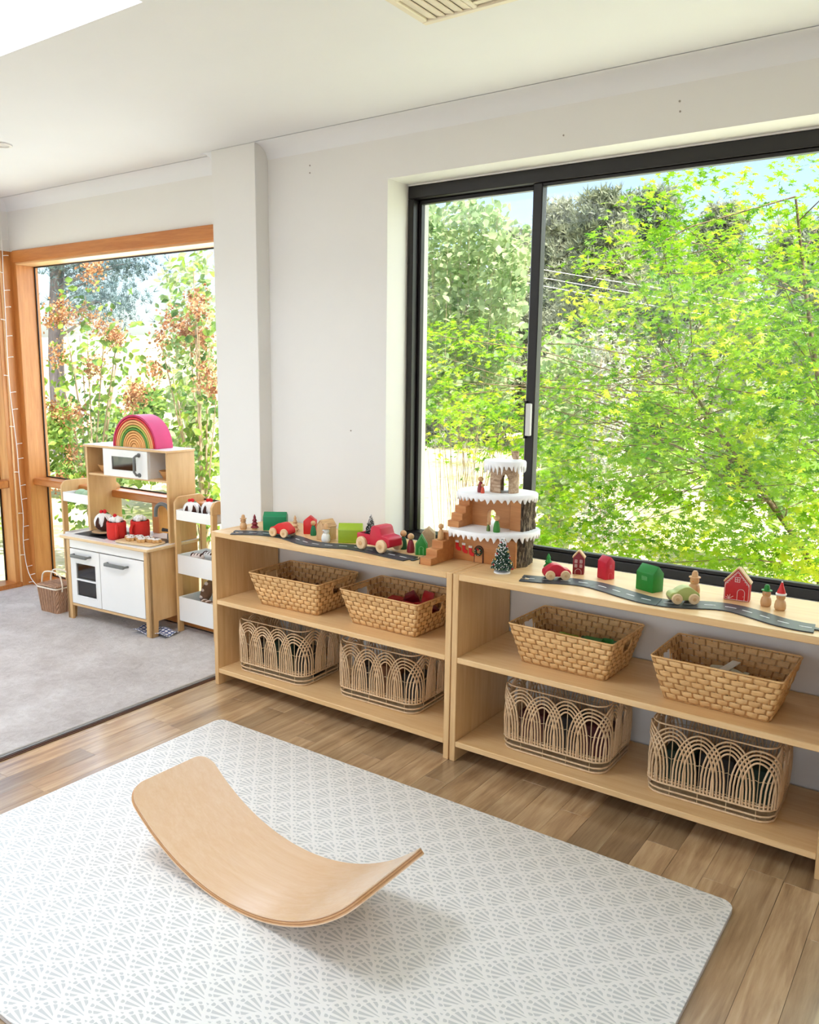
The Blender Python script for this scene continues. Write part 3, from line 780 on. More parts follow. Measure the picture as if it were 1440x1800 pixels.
def snow_peg(label, loc, h, body, head, hat=None, kind='none', scarf=None):
    s = thing('snowman_peg', label, 'peg doll', loc, 0, 'snowman pegs')
    r = h * .24
    MB().lathe([(r * .78, 0), (r * .98, h * .08), (r, h * .22), (r * .86, h * .38), (r * .62, h * .47)], 18).build('body', body, s, smooth=60)
    MB().lathe([(r * .60, h * .46), (r * .76, h * .54), (r * .76, h * .64), (r * .6, h * .74)], 18).build('head', head, s, smooth=60)
    MB().lathe([(.0022, 0), (.0004, .006)], 8, (0, 0, 0), 'y').build('nose', paint('nose_orange', srgb(210, 120, 40), .6), s).location = (0, -r * .76 - .004, h * .6)
    if scarf: MB().lathe([(r * .66, h * .44), (r * .84, h * .47), (r * .82, h * .52), (r * .6, h * .53)], 18, cap=False).build('scarf', scarf, s, smooth=60)
    if kind == 'brim': MB().lathe([(r * .98, h * .72), (r * .98, h * .75), (r * .56, h * .765), (r * .5, h * .92), (r * .3, h * 1.0)], 18).build('hat', hat, s, smooth=40)
    if kind == 'santa':
        MB().lathe([(r * .80, h * .68), (r * .72, h * .80), (r * .46, h * .98), (r * .14, h * 1.22)], 18).build('hat', hat, s, smooth=60)
        MB().lathe([(r * .78, h * .655), (r * .94, h * .675), (r * .94, h * .73), (r * .76, h * .75)], 18, cap=False).build('hat_band', SNOWW, s, smooth=60)
        MB().sphere((0, 0, h * 1.23), r * .17, 10, 6).build('pompom', SNOWW, s, smooth=180)
    return s
def tier_tree(label, loc, h, mtl, tiers=4, r=.3, trunk=M_NATW):
    s = thing('toy_tree', label, 'toy tree', loc, 0, 'small turned wooden trees')
    MB().lathe([(h * r * .62, 0), (h * r * .6, h * .10)], 14).build('trunk', trunk, s, bevel=.001)
    zs = h * .10; step = h * .9 / tiers
    for k in range(tiers):
        ra = h * r * (1 - k / (tiers + .6)); z0 = zs + k * step
        MB().lathe([(ra * .92, z0), (ra, z0 + step * .16), (ra * .82, z0 + step * .32), (ra * .42, z0 + step * (1.0 if k < tiers - 1 else .75)), (ra * .1, z0 + step * 1.02)], 18).build('tier', mtl, s, smooth=45)
    return s
PAINTW = paint('painted_line', srgb(236, 226, 220), .7, .04)
def house(label, loc, rz, w, d, h, e, mtl, lines=(), roof=None, mtlroof=None, axis='y', name='toy_house', linemat=PAINTW, bev=.0025):
    """gable faces the local -y side"""
    s = thing(name, label, 'toy house', loc, rz, 'wooden toy houses')
    MB().prism(house_outline(w, h, e), -d / 2, d / 2, 'y').build('block', mtl, s, bevel=bev, seg=2)
    if mtlroof:
        t = .004; n = math.hypot(w / 2, h - e)
        for sg in (-1, 1):
            M_ = Matrix.Translation((sg * w / 4, 0, (h + e) / 2)) @ Matrix.Rotation(sg * math.atan2(h - e, w / 2), 4, 'Y') @ Matrix.Translation((0, 0, .0022))
            MB().obox(M_, n * 1.02, d * 1.0, t).build('roof', mtlroof, s)
    for (x0, x1, z0, z1) in lines: pass
    return s
def lines_on(s, segs, y, t=.0009, mtl=PAINTW, name='painted_lines', arcs=(), face='y'):
    """thin painted lines on the face at local y (or x)"""
    m = MB()
    def bar_(a, b):
        a, b = Vector((a[0], 0, a[1])), Vector((b[0], 0, b[1])); d = b - a; L = d.length
        if L < 1e-6: return
        M_ = Matrix.Translation((a + b) / 2) @ Matrix.Rotation(-math.atan2(d.z, d.x), 4, 'Y')
        if face == 'x': M_ = Matrix.Rotation(R(90), 4, 'Z') @ M_
        M2 = (Matrix.Translation((0, y, 0)) if face == 'y' else Matrix.Translation((y, 0, 0))) @ M_
        m.obox(M2, L + t * .8, .0006, t)
    for a, b in segs: bar_(a, b)
    for cx, cz, r, a0, a1 in arcs:
        n = 8
        for i in range(n):
            p = [(cx + r * math.cos(R(a0 + (a1 - a0) * j / n)), cz + r * math.sin(R(a0 + (a1 - a0) * j / n))) for j in (i, i + 1)]
            bar_(p[0], p[1])
    return m.build(name, mtl, s)
def sq(x, z, w, h): return [((x - w / 2, z), (x + w / 2, z)), ((x - w / 2, z + h), (x + w / 2, z + h)), ((x - w / 2, z), (x - w / 2, z + h)), ((x + w / 2, z), (x + w / 2, z + h)), ((x, z), (x, z + h)), ((x - w / 2, z + h / 2), (x + w / 2, z + h / 2))]
def door(x, w, h): return [((x - w / 2, .002), (x - w / 2, h)), ((x + w / 2, .002), (x + w / 2, h))], [(x, h, w / 2, 0, 180)]

# ---- left unit, from the pillar
snow_peg('plain wooden snowman peg with a hat beside the pillar', gz(428, 930), .066, SKIN, SKIN, SKIN, 'brim')
tier_tree('dark red wooden tree beside the dark green house', gz(448, 930), .068, DRED, 4, .28)
o = house('dark green long wooden house near the pillar', (gz(478, 932)[0] + .0, gz(481, 932)[1] + .02, H), R(34.5) + R(90), .062, .104, .082, .064, EMER)
lines_on(o, sum([sq(x, .040, .007, .010) for x in (-.030, -.018, -.006, .034)], []), .0316, .0007, paint('line_green', srgb(110, 190, 150), .7), face='x')
tier_tree('natural wooden stacked tree behind the red car', gz(519, 934), .073, M_NATW, 4, .26)
o = house('bright red barn house with a clipped roof', (gz(543, 938)[0], gz(543, 938)[1] + .01, H), R(34.5), .056, .045, .080, .058, SCAR)
o.children[0].name = 'block'
peg_doll('dark green peg doll in front of the red barn house', gz(551, 941), .066, FOREST)
o = house('plain wooden house with bold grain roof beside the green block', (gz(567, 949)[0] + .005, gz(567, 949)[1] + .02, H), R(-8), .050, .070, .084, .056, M_NATW, mtlroof=wood('bold_grain', srgb(226, 184, 130), srgb(150, 100, 54), 'y', 3, .5, 9, 0, .1))
snow_peg('white snowman peg with a bare wooden head', gz(573, 953), .080, SNOWW, SNOWW, SKIN, 'brim')
o = house('lime green long wooden house behind the pickup', (gz(611, 954)[0], gz(611, 954)[1] + .022, H), R(34.5) + R(90), .062, .102, .082, .056, LIME)
peg_doll('green peg doll with a bare head next to the window corner', gz(709, 965), .078, DGRN)
peg_doll('red peg doll with a bare head beside the green door block', gz(722, 971), .078, DRED)
o = house('small green block painted with an arched door', (gz(738, 976)[0], gz(738, 976)[1] + .012, H), R(28), .048, .022, .086, .045, GRN)
o.name = 'door_block'
sg, ar = door(0, .018, .026)
lines_on(o, sg + [((-.021, .003), (-.021, .043)), ((.021, .003), (.021, .043)), ((-.021, .043), (0, .080)), ((.021, .043), (0, .080)), ((-.006, .003), (-.006, .026)), ((.006, .003), (.006, .026))], -.0116, .0008, paint('line_pale_green', srgb(150, 214, 150), .7), arcs=ar)
o = house('weathered brown wooden house at the back by the window', (gz(748, 966)[0], gz(748, 966)[1] + .02, H), R(28), .054, .05, .092, .066, paint('weathered', srgb(176, 150, 116), .8, .15, 40))

# ---- cars
def toy_car(label, loc, rz, L, mtl, name='toy_car'):
    s = thing(name, label, 'toy car', loc, rz, 'wooden toy cars')
    k = L / .10
    out = [(-.050, .018), (-.051, .030), (-.044, .038), (-.030, .041), (-.018, .050), (0, .058), (.018, .057), (.034, .047), (.048, .036), (.051, .026), (.049, .016), (.03, .012), (-.03, .012)]
    out = [(a.x, a.y) for a in spline([(x * k, z * k, 0) for x, z in out], 4, True)]
    MB().prism(out, -.022 * k, .022 * k, 'y').build('body', mtl, s, bevel=.005 * k, seg=3)
    for wx in (-.029, .029):
        for sy in (-1, 1):
            wh = MB().lathe([(.004 * k, -.006 * k), (.0165 * k, -.006 * k), (.0185 * k, -.003 * k), (.0185 * k, .003 * k), (.0165 * k, .006 * k), (.004 * k, .006 * k)], 22, (wx * k, sy * .028 * k, .0185 * k), 'y').build('wheel', M_WHEEL, s, smooth=40)
            MB().lathe([(.001, -.0085 * k), (.006 * k, -.008 * k), (.006 * k, .008 * k), (.001, .0085 * k)], 12, (wx * k, sy * .028 * k, .0185 * k), 'y').build('hub', M_NATW, wh, smooth=40)
    return s
ROADZ = H + .004
p0 = at(474.5, 935, z=ROADZ + .012)
toy_car('scarlet wooden car on the road near the pillar', (gz(486, 942)[0] + .038, gz(486, 942)[1] + .0, ROADZ), R(5), .104, SCAR)
toy_car('crimson wooden car on the road beside the window', (gz(976, 1021)[0] - .005, gz(976, 1021)[1] + .018, ROADZ), R(38) + R(180), .092, CRIM)
toy_car('pale green wooden car on the road beside the window', (gz(1198, 1064)[0] - .004, gz(1201, 1064)[1] + .02, ROADZ), R(36), .092, PALEG)

# ---- pickup
tr = thing('toy_pickup', 'large crimson wooden pickup carrying a small dark fir tree', 'toy truck', (gz(662, 972)[0] - .018, gz(664, 972)[1] + .042, ROADZ), R(-6))
k = 1.0
body = [(-.105, .026), (-.107, .062), (-.012, .062), (-.006, .094), (.006, .101), (.040, .101), (.050, .094), (.062, .066), (.098, .062), (.107, .052), (.108, .026), (.09, .020), (-.09, .020)]
cab = [(-.020, .022), (-.020, .066), (-.012, .096), (-.002, .103), (.028, .103), (.036, .096), (.046, .068), (.074, .064), (.086, .056), (.087, .028), (.08, .022)]
MB().prism(cab, -.040, .040, 'y').build('cab', CRIM, tr, bevel=.007, seg=3)
m = MB().box(-.090, -.018, -.040, .040, .022, .040); m.build('bed_floor', CRIM, tr, bevel=.003)
for y0, y1 in ((-.040, -.031), (.031, .040)): MB().box(-.090, -.018, y0, y1, .036, .064).build('bed_side', CRIM, tr, bevel=.003, seg=2)
MB().box(-.090, -.081, -.031, .031, .036, .064).build('tailgate', CRIM, tr, bevel=.003, seg=2)
for wx in (-.056, .052):
    for sy in (-1, 1):
        wh = MB().lathe([(.006, -.009), (.023, -.009), (.0265, -.005), (.0265, .005), (.023, .009), (.006, .009)], 26, (wx, sy * .047, .0265), 'y').build('wheel', M_WHEEL, tr, smooth=40)
        MB().lathe([(.001, -.012), (.009, -.011), (.009, .011), (.001, .012)], 14, (wx, sy * .047, .0265), 'y').build('hub', M_NATW, wh, smooth=40)

# ---- bottle brush trees
def brush_tree(label, loc, h, r, mtl, tips, n, seed, base_mat, baubles=0):
    rg = random.Random(seed)
    s = thing('bottle_brush_tree', label, 'ornament tree', loc, 0, 'bottle brush trees')
    MB().lathe([(r * .75, 0), (r * .75, h * .035), (r * .5, h * .05)], 18).build('stand', base_mat, s, smooth=40)
    MB().cyl((0, 0, 0), (0, 0, h * .98), .0012, .0006, 6).build('wire_stem', M_DARK, s)
    a = MB(); b = MB()
    for i in range(n):
        z = h * (.06 + .92 * (i / n)); rr = r * (1 - (i / n)) ** .8 + r * .05
        ang = i * 2.39996; t = rg.uniform(.7, 1.05)
        p1 = (rr * t * math.cos(ang), rr * t * math.sin(ang), z + rr * .18)
        d = Vector((math.cos(ang), math.sin(ang), .2)).normalized(); sd = d.cross(Vector((0, 0, 1))).normalized() * rr * .11
        a.add([(0, 0, z), tuple(Vector(p1) + sd), tuple(Vector(p1) + Vector((0, 0, rr * .1))), tuple(Vector(p1) - sd), tuple(Vector(p1) - Vector((0, 0, rr * .1)))], [(0, 1, 2), (0, 2, 3), (0, 3, 4), (0, 4, 1), (1, 4, 3, 2)])
        if rg.random() < .42: b.sphere(p1, r * .055, 5, 4)
    o = a.build('bristles', mtl, s); o['kind'] = 'stuff'
    if tips: o = b.build('snow_flecks', tips, s); o['kind'] = 'stuff'
    if baubles:
        for i in range(baubles):
            t = (i + .5) / baubles; z = h * (.12 + .8 * t); rr = r * (1 - t) ** .8 + .002; ang = i * 2.1
            MB().sphere((rr * math.cos(ang), rr * math.sin(ang), z), r * .10, 8, 6).build('bauble', [paint('bauble_red', srgb(176, 40, 40), .3), paint('bauble_gold', srgb(206, 170, 96), .3)][i % 2], s, smooth=180)
    return s
M_FIR = paint('fir_dark', srgb(40, 58, 52), .8, .25, 60); M_FIR2 = paint('fir_green', srgb(62, 92, 76), .8, .25, 60)
SNOW = paint('snow', srgb(246, 246, 248), .7, .02, 20, .2)
brush_tree('dark snow flecked fir tree standing in the bed of the pickup', (tr.location.x - .049, tr.location.y + .004, ROADZ + .0405), .100, .027, M_FIR, SNOW, 260, 3, M_DARK)
brush_tree('decorated snowy fir tree in front of the bark playhouse', (1.407, .122, H), .132, .040, M_FIR2, SNOW, 520, 4, SNOW, 16)
tier_tree('small bright green tree behind the crimson car', (1.512, .285, H), .056, GRN, 3, .33, GRN)

# ---- right unit houses and pegs
o = house('tall dark red house with white painted windows by the window frame', (gz(1013, 1010)[0], gz(1013, 1010)[1] + .02, H), R(18), .040, .034, .084, .060, DRED, mtlroof=M_NATW)
sg, ar = door(0, .022, .010)
lines_on(o, sg + sq(-.009, .043, .008, .011) + sq(.009, .043, .008, .011) + sq(-.009, .027, .008, .010) + sq(.009, .027, .008, .010), -.0176, .0010, arcs=ar)
o = house('crimson wooden house beside the tall dark red one', (gz(1059, 1018)[0] + .004, gz(1059, 1018)[1] + .02, H), R(62), .040, .047, .082, .063, CRIM)
sg, ar = door(0, .016, .016)
lines_on(o, sg + sq(0, .041, .009, .012), -.0241, .0009, paint('line_pink', srgb(226, 110, 130), .7), arcs=ar)
o = house('bright green wooden house beside the window', (gz(1140, 1041)[0] - .008, gz(1140, 1041)[1] + .030, H), R(67), .052, .074, .088, .062, GRN)
lines_on(o, sum([sq(x, .038, .006, .012) for x in (-.008, 0, .008)], []), -.0266, .0008, paint('line_mint', srgb(130, 200, 130), .7), face='x')
snow_peg('plain wooden snowman peg behind the pale green car', (gz(1218, 1046)[0], gz(1218, 1046)[1] + .01, H), .080, SKIN, SKIN, SKIN, 'brim')
o = house('red gingerbread house with white painted door and roof edging', (gz(1293, 1056)[0], gz(1293, 1056)[1] + .018, H), R(5), .078, .034, .104, .058, paint('ginger_red', srgb(190, 26, 34), .5, .06), mtlroof=M_NATW)
sg, ar = door(.013, .022, .028)
zig = []
for sgn in (-1, 1):
    for i in range(6):
        t = i / 6; x0 = sgn * (.034 * (1 - t)); z0 = .050 + .042 * t
        zig += [((x0, z0), (x0 - sgn * .0, z0 + .006)), ((x0, z0 + .006), (x0 - sgn * .0056, z0 + .006))]
lines_on(o, sg + [((-.036, .003), (.036, .003)), ((-.036, .003), (-.036, .055)), ((.036, .003), (.036, .055)), ((-.036, .055), (0, .097)), ((.036, .055), (0, .097))] + sq(0, .062, .014, .015) + zig
         + [((-.022, .006), (-.027, .016)), ((-.022, .006), (-.019, .019)), ((-.022, .006), (-.010, .014)), ((-.022, .006), (-.032, .010))] + [((.020, .016), (.021, .016))], -.0176, .0012, arcs=ar)
snow_peg('plain snowman peg wearing a green top hat', gz(1346, 1065), .069, SKIN, SKIN, GRN, 'brim')
snow_peg('plain snowman peg wearing a red santa hat', gz(1371, 1072), .072, SKIN, SKIN, SCAR, 'santa')

# ---- flexible roads
M_ROAD = paint('road_rubber', srgb(52, 58, 64), .42, .06, 30, .1); M_DASH = paint('road_white', srgb(232, 232, 230), .6, .03)
def road(pts, cuts, labels, group, mtl=M_ROAD):
    sp = spline([(x, y, 0) for x, y in pts], 10); n = len(sp); w = .088
    L = [0]
    for i in range(1, n): L.append(L[-1] + (sp[i] - sp[i - 1]).length)
    tot = L[-1]
    def pos(s):
        s = min(max(s, 0), tot - 1e-5)
        for i in range(1, n):
            if L[i] >= s: break
        t = (s - L[i - 1]) / max(L[i] - L[i - 1], 1e-9); p = sp[i - 1].lerp(sp[i], t)
        a = sp[min(i + 1, n - 1)] - sp[max(i - 2, 0)]; a.normalize(); return p, a
    for c in range(len(cuts) - 1):
        s0, s1 = cuts[c] * tot + .0006, cuts[c + 1] * tot - .0006
        pm, _ = pos((s0 + s1) / 2)
        t = thing('toy_road_piece', labels[c], 'toy road', (pm.x, pm.y, H), 0, group)
        N_ = 16; left = []; right = []
        for i in range(N_ + 1):
            p, a = pos(s0 + (s1 - s0) * i / N_); sd = Vector((-a.y, a.x, 0)); q = p - pm
            left.append(((q + sd * w / 2).x, (q + sd * w / 2).y)); right.append(((q - sd * w / 2).x, (q - sd * w / 2).y))
        if c == 0:      # socket at the open end
            p, a = pos(s0); sd = Vector((-a.y, a.x, 0)); q = p - pm
            sock = [q + sd * u * w + a * v for u, v in ((-.12, 0), (-.10, .012), (-.20, .016), (-.20, .028), (.20, .028), (.20, .016), (.10, .012), (.12, 0))]
            outline = right + left[::-1] + [(v.x, v.y) for v in sock[::-1]]
        elif c == len(cuts) - 2:      # tab at the other end
            p, a = pos(s1); sd = Vector((-a.y, a.x, 0)); q = p - pm
            tab = [q + sd * u * w + a * v for u, v in ((-.12, 0), (-.10, .010), (-.20, .014), (-.20, .026), (.20, .026), (.20, .014), (.10, .010), (.12, 0))]
            outline = right + [(v.x, v.y) for v in tab] + left[::-1]
        else: outline = right + left[::-1]
        MB().prism(outline, .0004, .004).build('road_surface', mtl, t)
        s = s0 + .012
        while s < s1 - .02:
            ln = .034
            ps = [pos(s + ln * j / 4) for j in range(5)]
            MB().strip([p - pm + Vector((0, 0, .0041)) for p, a in ps], [Vector((-a.y, a.x, 0)) for p, a in ps], .005, .0006).build('dash', M_DASH, t)
            s += .062
LP = [(.106, .030), (.198, .087), (.281, .112), (.346, .115), (.423, .096), (.508, .070), (.573, .069), (.639, .088), (.692, .113), (.766, .120), (.859, .110), (.948, .097), (1.027, .089)]
RP = [(1.505, .084), (1.564, .102), (1.665, .145), (1.74, .152), (1.813, .130), (1.885, .100), (1.963, .074), (2.029, .079), (2.088, .106), (2.145, .138), (2.208, .146), (2.278, .120), (2.348, .085), (2.409, .071), (2.449, .073)]
road(LP, [0, .34, .67, 1], ['dark rubber toy road end under the scarlet car near the pillar', 'dark rubber toy road middle piece in front of the lime house', 'dark rubber toy road end under the crimson pickup'], 'toy road on the shelf by the pillar')
road(RP, [0, .26, .52, .76, 1], ['toy road end under the crimson car beside the window', 'curved toy road piece in front of the bright green house', 'curved toy road piece under the pale green car', 'toy road end cut off near the right edge of the photo'], 'toy road on the shelf by the window')

# ================================================================== BARK PLAYHOUSE
M_ALD = wood('alder_wood', srgb(208, 146, 90), srgb(182, 116, 64), 'x', 1.6, .5, 9, .1, .06)
def bark_mat():
    m, nt, b = base('bark')
    v = coords(nt, 'Object', (60, 60, 14)); f = noise(nt, v, 1.4, 5, .7, 1.2)
    nt.links.new(ramp(nt, f, [(.38, srgb(30, 22, 16)), (.5, srgb(74, 58, 42)), (.62, srgb(150, 132, 108))]), b.inputs['Base Color'])
    b.inputs['Roughness'].default_value = .95; bump(nt, b, f, 1.0, .006); return m
M_BARK = bark_mat()
M_BIRCHB = wood('pale_bark', srgb(206, 184, 158), srgb(110, 84, 64), 'x', 5, .8, 8, 0, .05, srgb(176, 146, 118), .5)
PH = thing('bark_playhouse', 'three storey wooden bark playhouse with snow covered ledges and stairs', 'dollhouse', (1.27, .24, H))
def lp(pts): return [(x - 1.27, y - .24) for x, y in pts]
def bark_shell(name, pts, z0, z1, th, seed):
    """bark wrapped on an open outline, bumpy"""
    rg = random.Random(seed); P_ = spline([(x, y, 0) for x, y in lp(pts)], 5); m = MB(); n = len(P_); vs = []; fs = []; nz = 7
    for i, p in enumerate(P_):
        t = (P_[min(i + 1, n - 1)] - P_[max(i - 1, 0)]).normalized(); nr = Vector((t.y, -t.x, 0))
        for j in range(nz + 1):
            z = z0 + (z1 - z0) * j / nz; e = th + rg.uniform(-.35, .35) * th
            vs.append(tuple(p + nr * e + Vector((0, 0, z)))); vs.append((p.x, p.y, z))
    st = 2 * (nz + 1)
    for i in range(n - 1):
        for j in range(nz):
            a = i * st + 2 * j; fs.append((a, a + st, a + st + 2, a + 2)); fs.append((a + 1, a + 3, a + st + 3, a + st + 1))
        a = i * st; fs.append((a, a + 1, a + st + 1, a + st)); a += 2 * nz; fs.append((a, a + st, a + st + 1, a + 1))
    for i in (0, n - 1):
        for j in range(nz): a = i * st + 2 * j; fs.append((a, a + 2, a + 3, a + 1))
    return m.add(vs, fs).build(name, M_BARK, PH, smooth=50)
def steps(name, x0, x1, y0, y1, z0, z1, n):
    pr = [(y1, z0)]
    pr = [(y0, z0)]
    for i in range(n):
        ya = y0 + (y1 - y0) * i / n; zb = z0 + (z1 - z0) * (i + 1) / n
        pr += [(ya, zb), (y0 + (y1 - y0) * (i + 1) / n, zb)]
    pr.append((y1, z0))
    return MB().prism([(a - .24, b) for a, b in pr], x0 - 1.27, x1 - 1.27, 'x').build(name, M_ALD, PH, bevel=.0015)
def snow_ledge(name, pts, z0, th, seed, drip=.022):
    rg = random.Random(seed); P_ = spline([(x, y, 0) for x, y in lp(pts)], 16, True); n = len(P_)
    m = MB(); m.prism([(p.x, p.y) for p in P_], z0 + th - .012, z0 + th); z0 = z0 + th - .012; th = .012
    vs = []; fs = []
    ln = 0
    for i, p in enumerate(P_):
        t = (P_[(i + 1) % n] - P_[i - 1]).normalized(); nr = Vector((t.y, -t.x, 0))
        d = drip * (.12 + .95 * abs(math.sin(i * .62 + rg.uniform(-.2, .2))) ** 2.2 * rg.uniform(.5, 1.25))
        for off, z in ((.001, z0 + th), (.004, z0 + th * .5), (.004, z0 - d * .5), (.0025, z0 - d), (-.003, z0 - d * .95), (-.004, z0)): vs.append(tuple(p + nr * off + Vector((0, 0, z))))
    for i in range(n):
        j = (i + 1) % n
        for q in range(5): fs.append((i * 6 + q, j * 6 + q, j * 6 + q + 1, i * 6 + q + 1))
    m.add(vs, fs); return m.build(name, SNOW, PH, smooth=60)
# ground floor
MB().prism(lp([(1.148, .205), (1.405, .205), (1.425, .25), (1.412, .33), (1.37, .385), (1.19, .385), (1.13, .33), (1.125, .25)]), 0, .108).build('ground_floor', M_ALD, PH, bevel=.002)
bark_shell('bark', [(1.405, .207), (1.426, .25), (1.413, .33), (1.371, .386), (1.28, .392), (1.189, .386), (1.129, .33), (1.124, .25)], 0, .108, .009, 1)
MB().prism([(x, z) for x, z in [(.108, .0)] + [(.108 + .013 * math.sin(t), .105 - .105 * (1 - k / 8)) for k, t in enumerate([i * math.pi / 8 for i in range(9)])] + [(.15, .105), (.15, 0)]], -.042, -.030, 'y').build('slab_post', M_ALD, PH, bevel=.002)
steps('staircase', 1.098, 1.148, .046, .207, 0, .108, 4)
bark_shell('bark', [(1.098, .21), (1.0975, .15), (1.097, .10), (1.098, .048)], 0, .026, .004, 2)
# door with wreath
dr = [( .0, 0), (.040, 0), (.040, .046)] + [(.020 + .020 * math.cos(t), .046 + .020 * math.sin(t)) for t in [k * math.pi / 8 for k in range(1, 8)]] + [(0, .046)]
MB().prism([(x - .028, z + .001) for x, z in dr], -.0392, -.0345, 'y').build('door_surround', paint('door_dark', srgb(70, 36, 22), .6), PH)
dd = MB().prism([((x - .02) * .84 - .008, z * .93 + .001) for x, z in dr], -.0402, -.036, 'y').build('door', M_ALD, PH, bevel=.001)
wr = MB().tube([(-.008 + .0125 * math.cos(t), -.0425, .044 + .0125 * math.sin(t)) for t in [k * math.pi / 8 for k in range(16)]], .0048, 6, True).build('wreath', paint('wreath_green', srgb(24, 58, 38), .8, .4, 300, .5), dd)
for k in range(9):
    t = k * 2 * math.pi / 9
    MB().sphere((-.008 + .0125 * math.cos(t), -.047, .044 + .0125 * math.sin(t)), .0018, 6, 4).build('berry', [RED, SNOWW, paint('bauble_gold', srgb(206, 170, 96), .3)][k % 3], dd)
MB().sphere((-.008, -.047, .054), (.006, .003, .004), 8, 6).build('bow', RED, dd)
for k in range(3):
    x = -.112 + .030 * k; z = .070 - .007 * k
    pts = [(0, 0), (.013, 0), (.013, .018), (.024, .022), (.024, .034), (.010, .034), (0, .026)]
    sk = thing('christmas_stocking', ['small red stocking nearest the stairs on the bark playhouse wall', 'middle red stocking of three on the bark playhouse wall', 'small red stocking nearest the door of the bark playhouse'][k], 'stocking', (1.27 + x, .2040, H + z), 0, 'three red stockings')
    MB().prism([(a, -b) for a, b in pts], -.003, .0, 'y').build('sock', SCAR, sk, bevel=.001)
    MB().box(-.001, .0145, -.0045, .0, -.003, .006).build('cuff', SNOWW, sk, bevel=.001)
snow_ledge('snow_ledge', [(1.146, .19), (1.165, .150), (1.23, .135), (1.31, .132), (1.38, .16), (1.44, .22), (1.452, .29), (1.425, .37), (1.34, .392), (1.20, .392), (1.14, .35), (1.14, .26)], .108, .0225, 1, .020)
# first floor
m = MB(); z0, z1 = .130, .258
ax0, ax1, azs = 1.252 - 1.27, 1.290 - 1.27, z0 + .048
arch = [(ax1, azs)] + [((ax0 + ax1) / 2 + .019 * math.cos(t), azs + .019 * math.sin(t)) for t in [k * math.pi / 8 for k in range(1, 8)]] + [(ax0, azs)]
m.box(1.184 - 1.27, ax0, .036, .066, z0, z1).box(ax1, 1.376 - 1.27, .036, .066, z0, z1)
m.prism(arch + [(ax0, z1), (ax1, z1)], .036, .066, 'y'); m.build('upper_wall', M_ALD, PH)
MB().box(1.362 - 1.27, 1.412 - 1.27, .012, .105, z0, z1).build('corner_post', M_ALD, PH, bevel=.002)
bark_shell('bark', [(1.408, .252), (1.416, .29), (1.414, .345)], z0, z1, .009, 5)
bark_shell('bark', [(1.372, .3065), (1.33, .308), (1.297, .3065)], z0, z1, .006, 6); bark_shell('bark', [(1.248, .3065), (1.21, .308), (1.186, .3065)], z0, z1, .006, 7)
steps('staircase', 1.136, 1.186, .175, .305, z0, z1, 5)
snow_ledge('snow_ledge', [(1.165, .20), (1.20, .155), (1.26, .135), (1.33, .137), (1.40, .17), (1.44, .23), (1.45, .285), (1.42, .345), (1.34, .372), (1.22, .366), (1.165, .33), (1.15, .26)], .258, .0145, 2, .018)
# stump on top
z0, z1 = .272, .378; m = MB()
cx, cy = 1.330, .262
for a0, a1 in ((314, 452), (116, 278)):      # wall of the hollow stump, open at two arches
    n = 14; o_ = []; i_ = []
    for k in range(n + 1):
        a = R(a0 + (a1 - a0) * k / n); o_.append((cx - 1.27 + .056 * math.cos(a), cy - .24 + .047 * math.sin(a))); i_.append((cx - 1.27 + .044 * math.cos(a), cy - .24 + .036 * math.sin(a)))
    m.prism(o_ + i_[::-1], z0, z1)
for b0_, b1_ in ((278, 314), (92, 116)):
    for k in range(9):
        a0, a1 = R(b0_ + (b1_ - b0_) * k / 9), R(b0_ + (b1_ - b0_) * (k + 1) / 9); t = (k + .5) / 9; h_ = z0 + .048 + .024 * math.sin(math.pi * t)
        q = [(cx - 1.27 + rx_ * math.cos(a), cy - .24 + ry_ * math.sin(a)) for rx_, ry_, a in ((.056, .047, a0), (.056, .047, a1), (.044, .036, a1), (.044, .036, a0))]
        m.prism(q, h_, z1)
m.build('stump', M_BIRCHB, PH)
snow_ledge('snow_cap', [(1.265, .225), (1.30, .196), (1.35, .194), (1.395, .222), (1.408, .265), (1.385, .31), (1.33, .325), (1.275, .30), (1.255, .26)], .376, .016, 3, .030)
MB().lathe([(.0115, .396), (.012, .425), (.009, .426), (.009, .418)], 12, (.092, .045, 0)).build('chimney', M_BIRCHB, PH, smooth=40)
MB().tube([(.075, .055, .40), (.070, .058, .418), (.062, .06, .43)], [.004, .003, .002], 6).build('twig', M_BIRCHB, PH)
# people of the playhouse
peg_doll('brown red peg doll beside the stump on top of the playhouse', (1.266, .195, H + .2722), .060, paint('peg_maroon', srgb(132, 34, 40), .5), PEGC)
peg_doll('tiny orange red peg doll beside the stump on top of the playhouse', (1.285, .178, H + .2722), .036, paint('peg_orange', srgb(216, 84, 54), .5), SKIN)
peg_doll('small olive peg doll inside the playhouse', (1.307, .190, H + .1302), .036, paint('peg_olive', srgb(96, 118, 52), .5), PEGC)
peg_doll('green peg doll inside the playhouse beside the small olive one', (1.342, .190, H + .1302), .064, paint('peg_green', srgb(52, 124, 42), .5), SKIN)
peg_doll('plain tan peg doll standing on the playhouse stairs', (1.123, .150, H + .0812), .062, PEGC, PEGC)

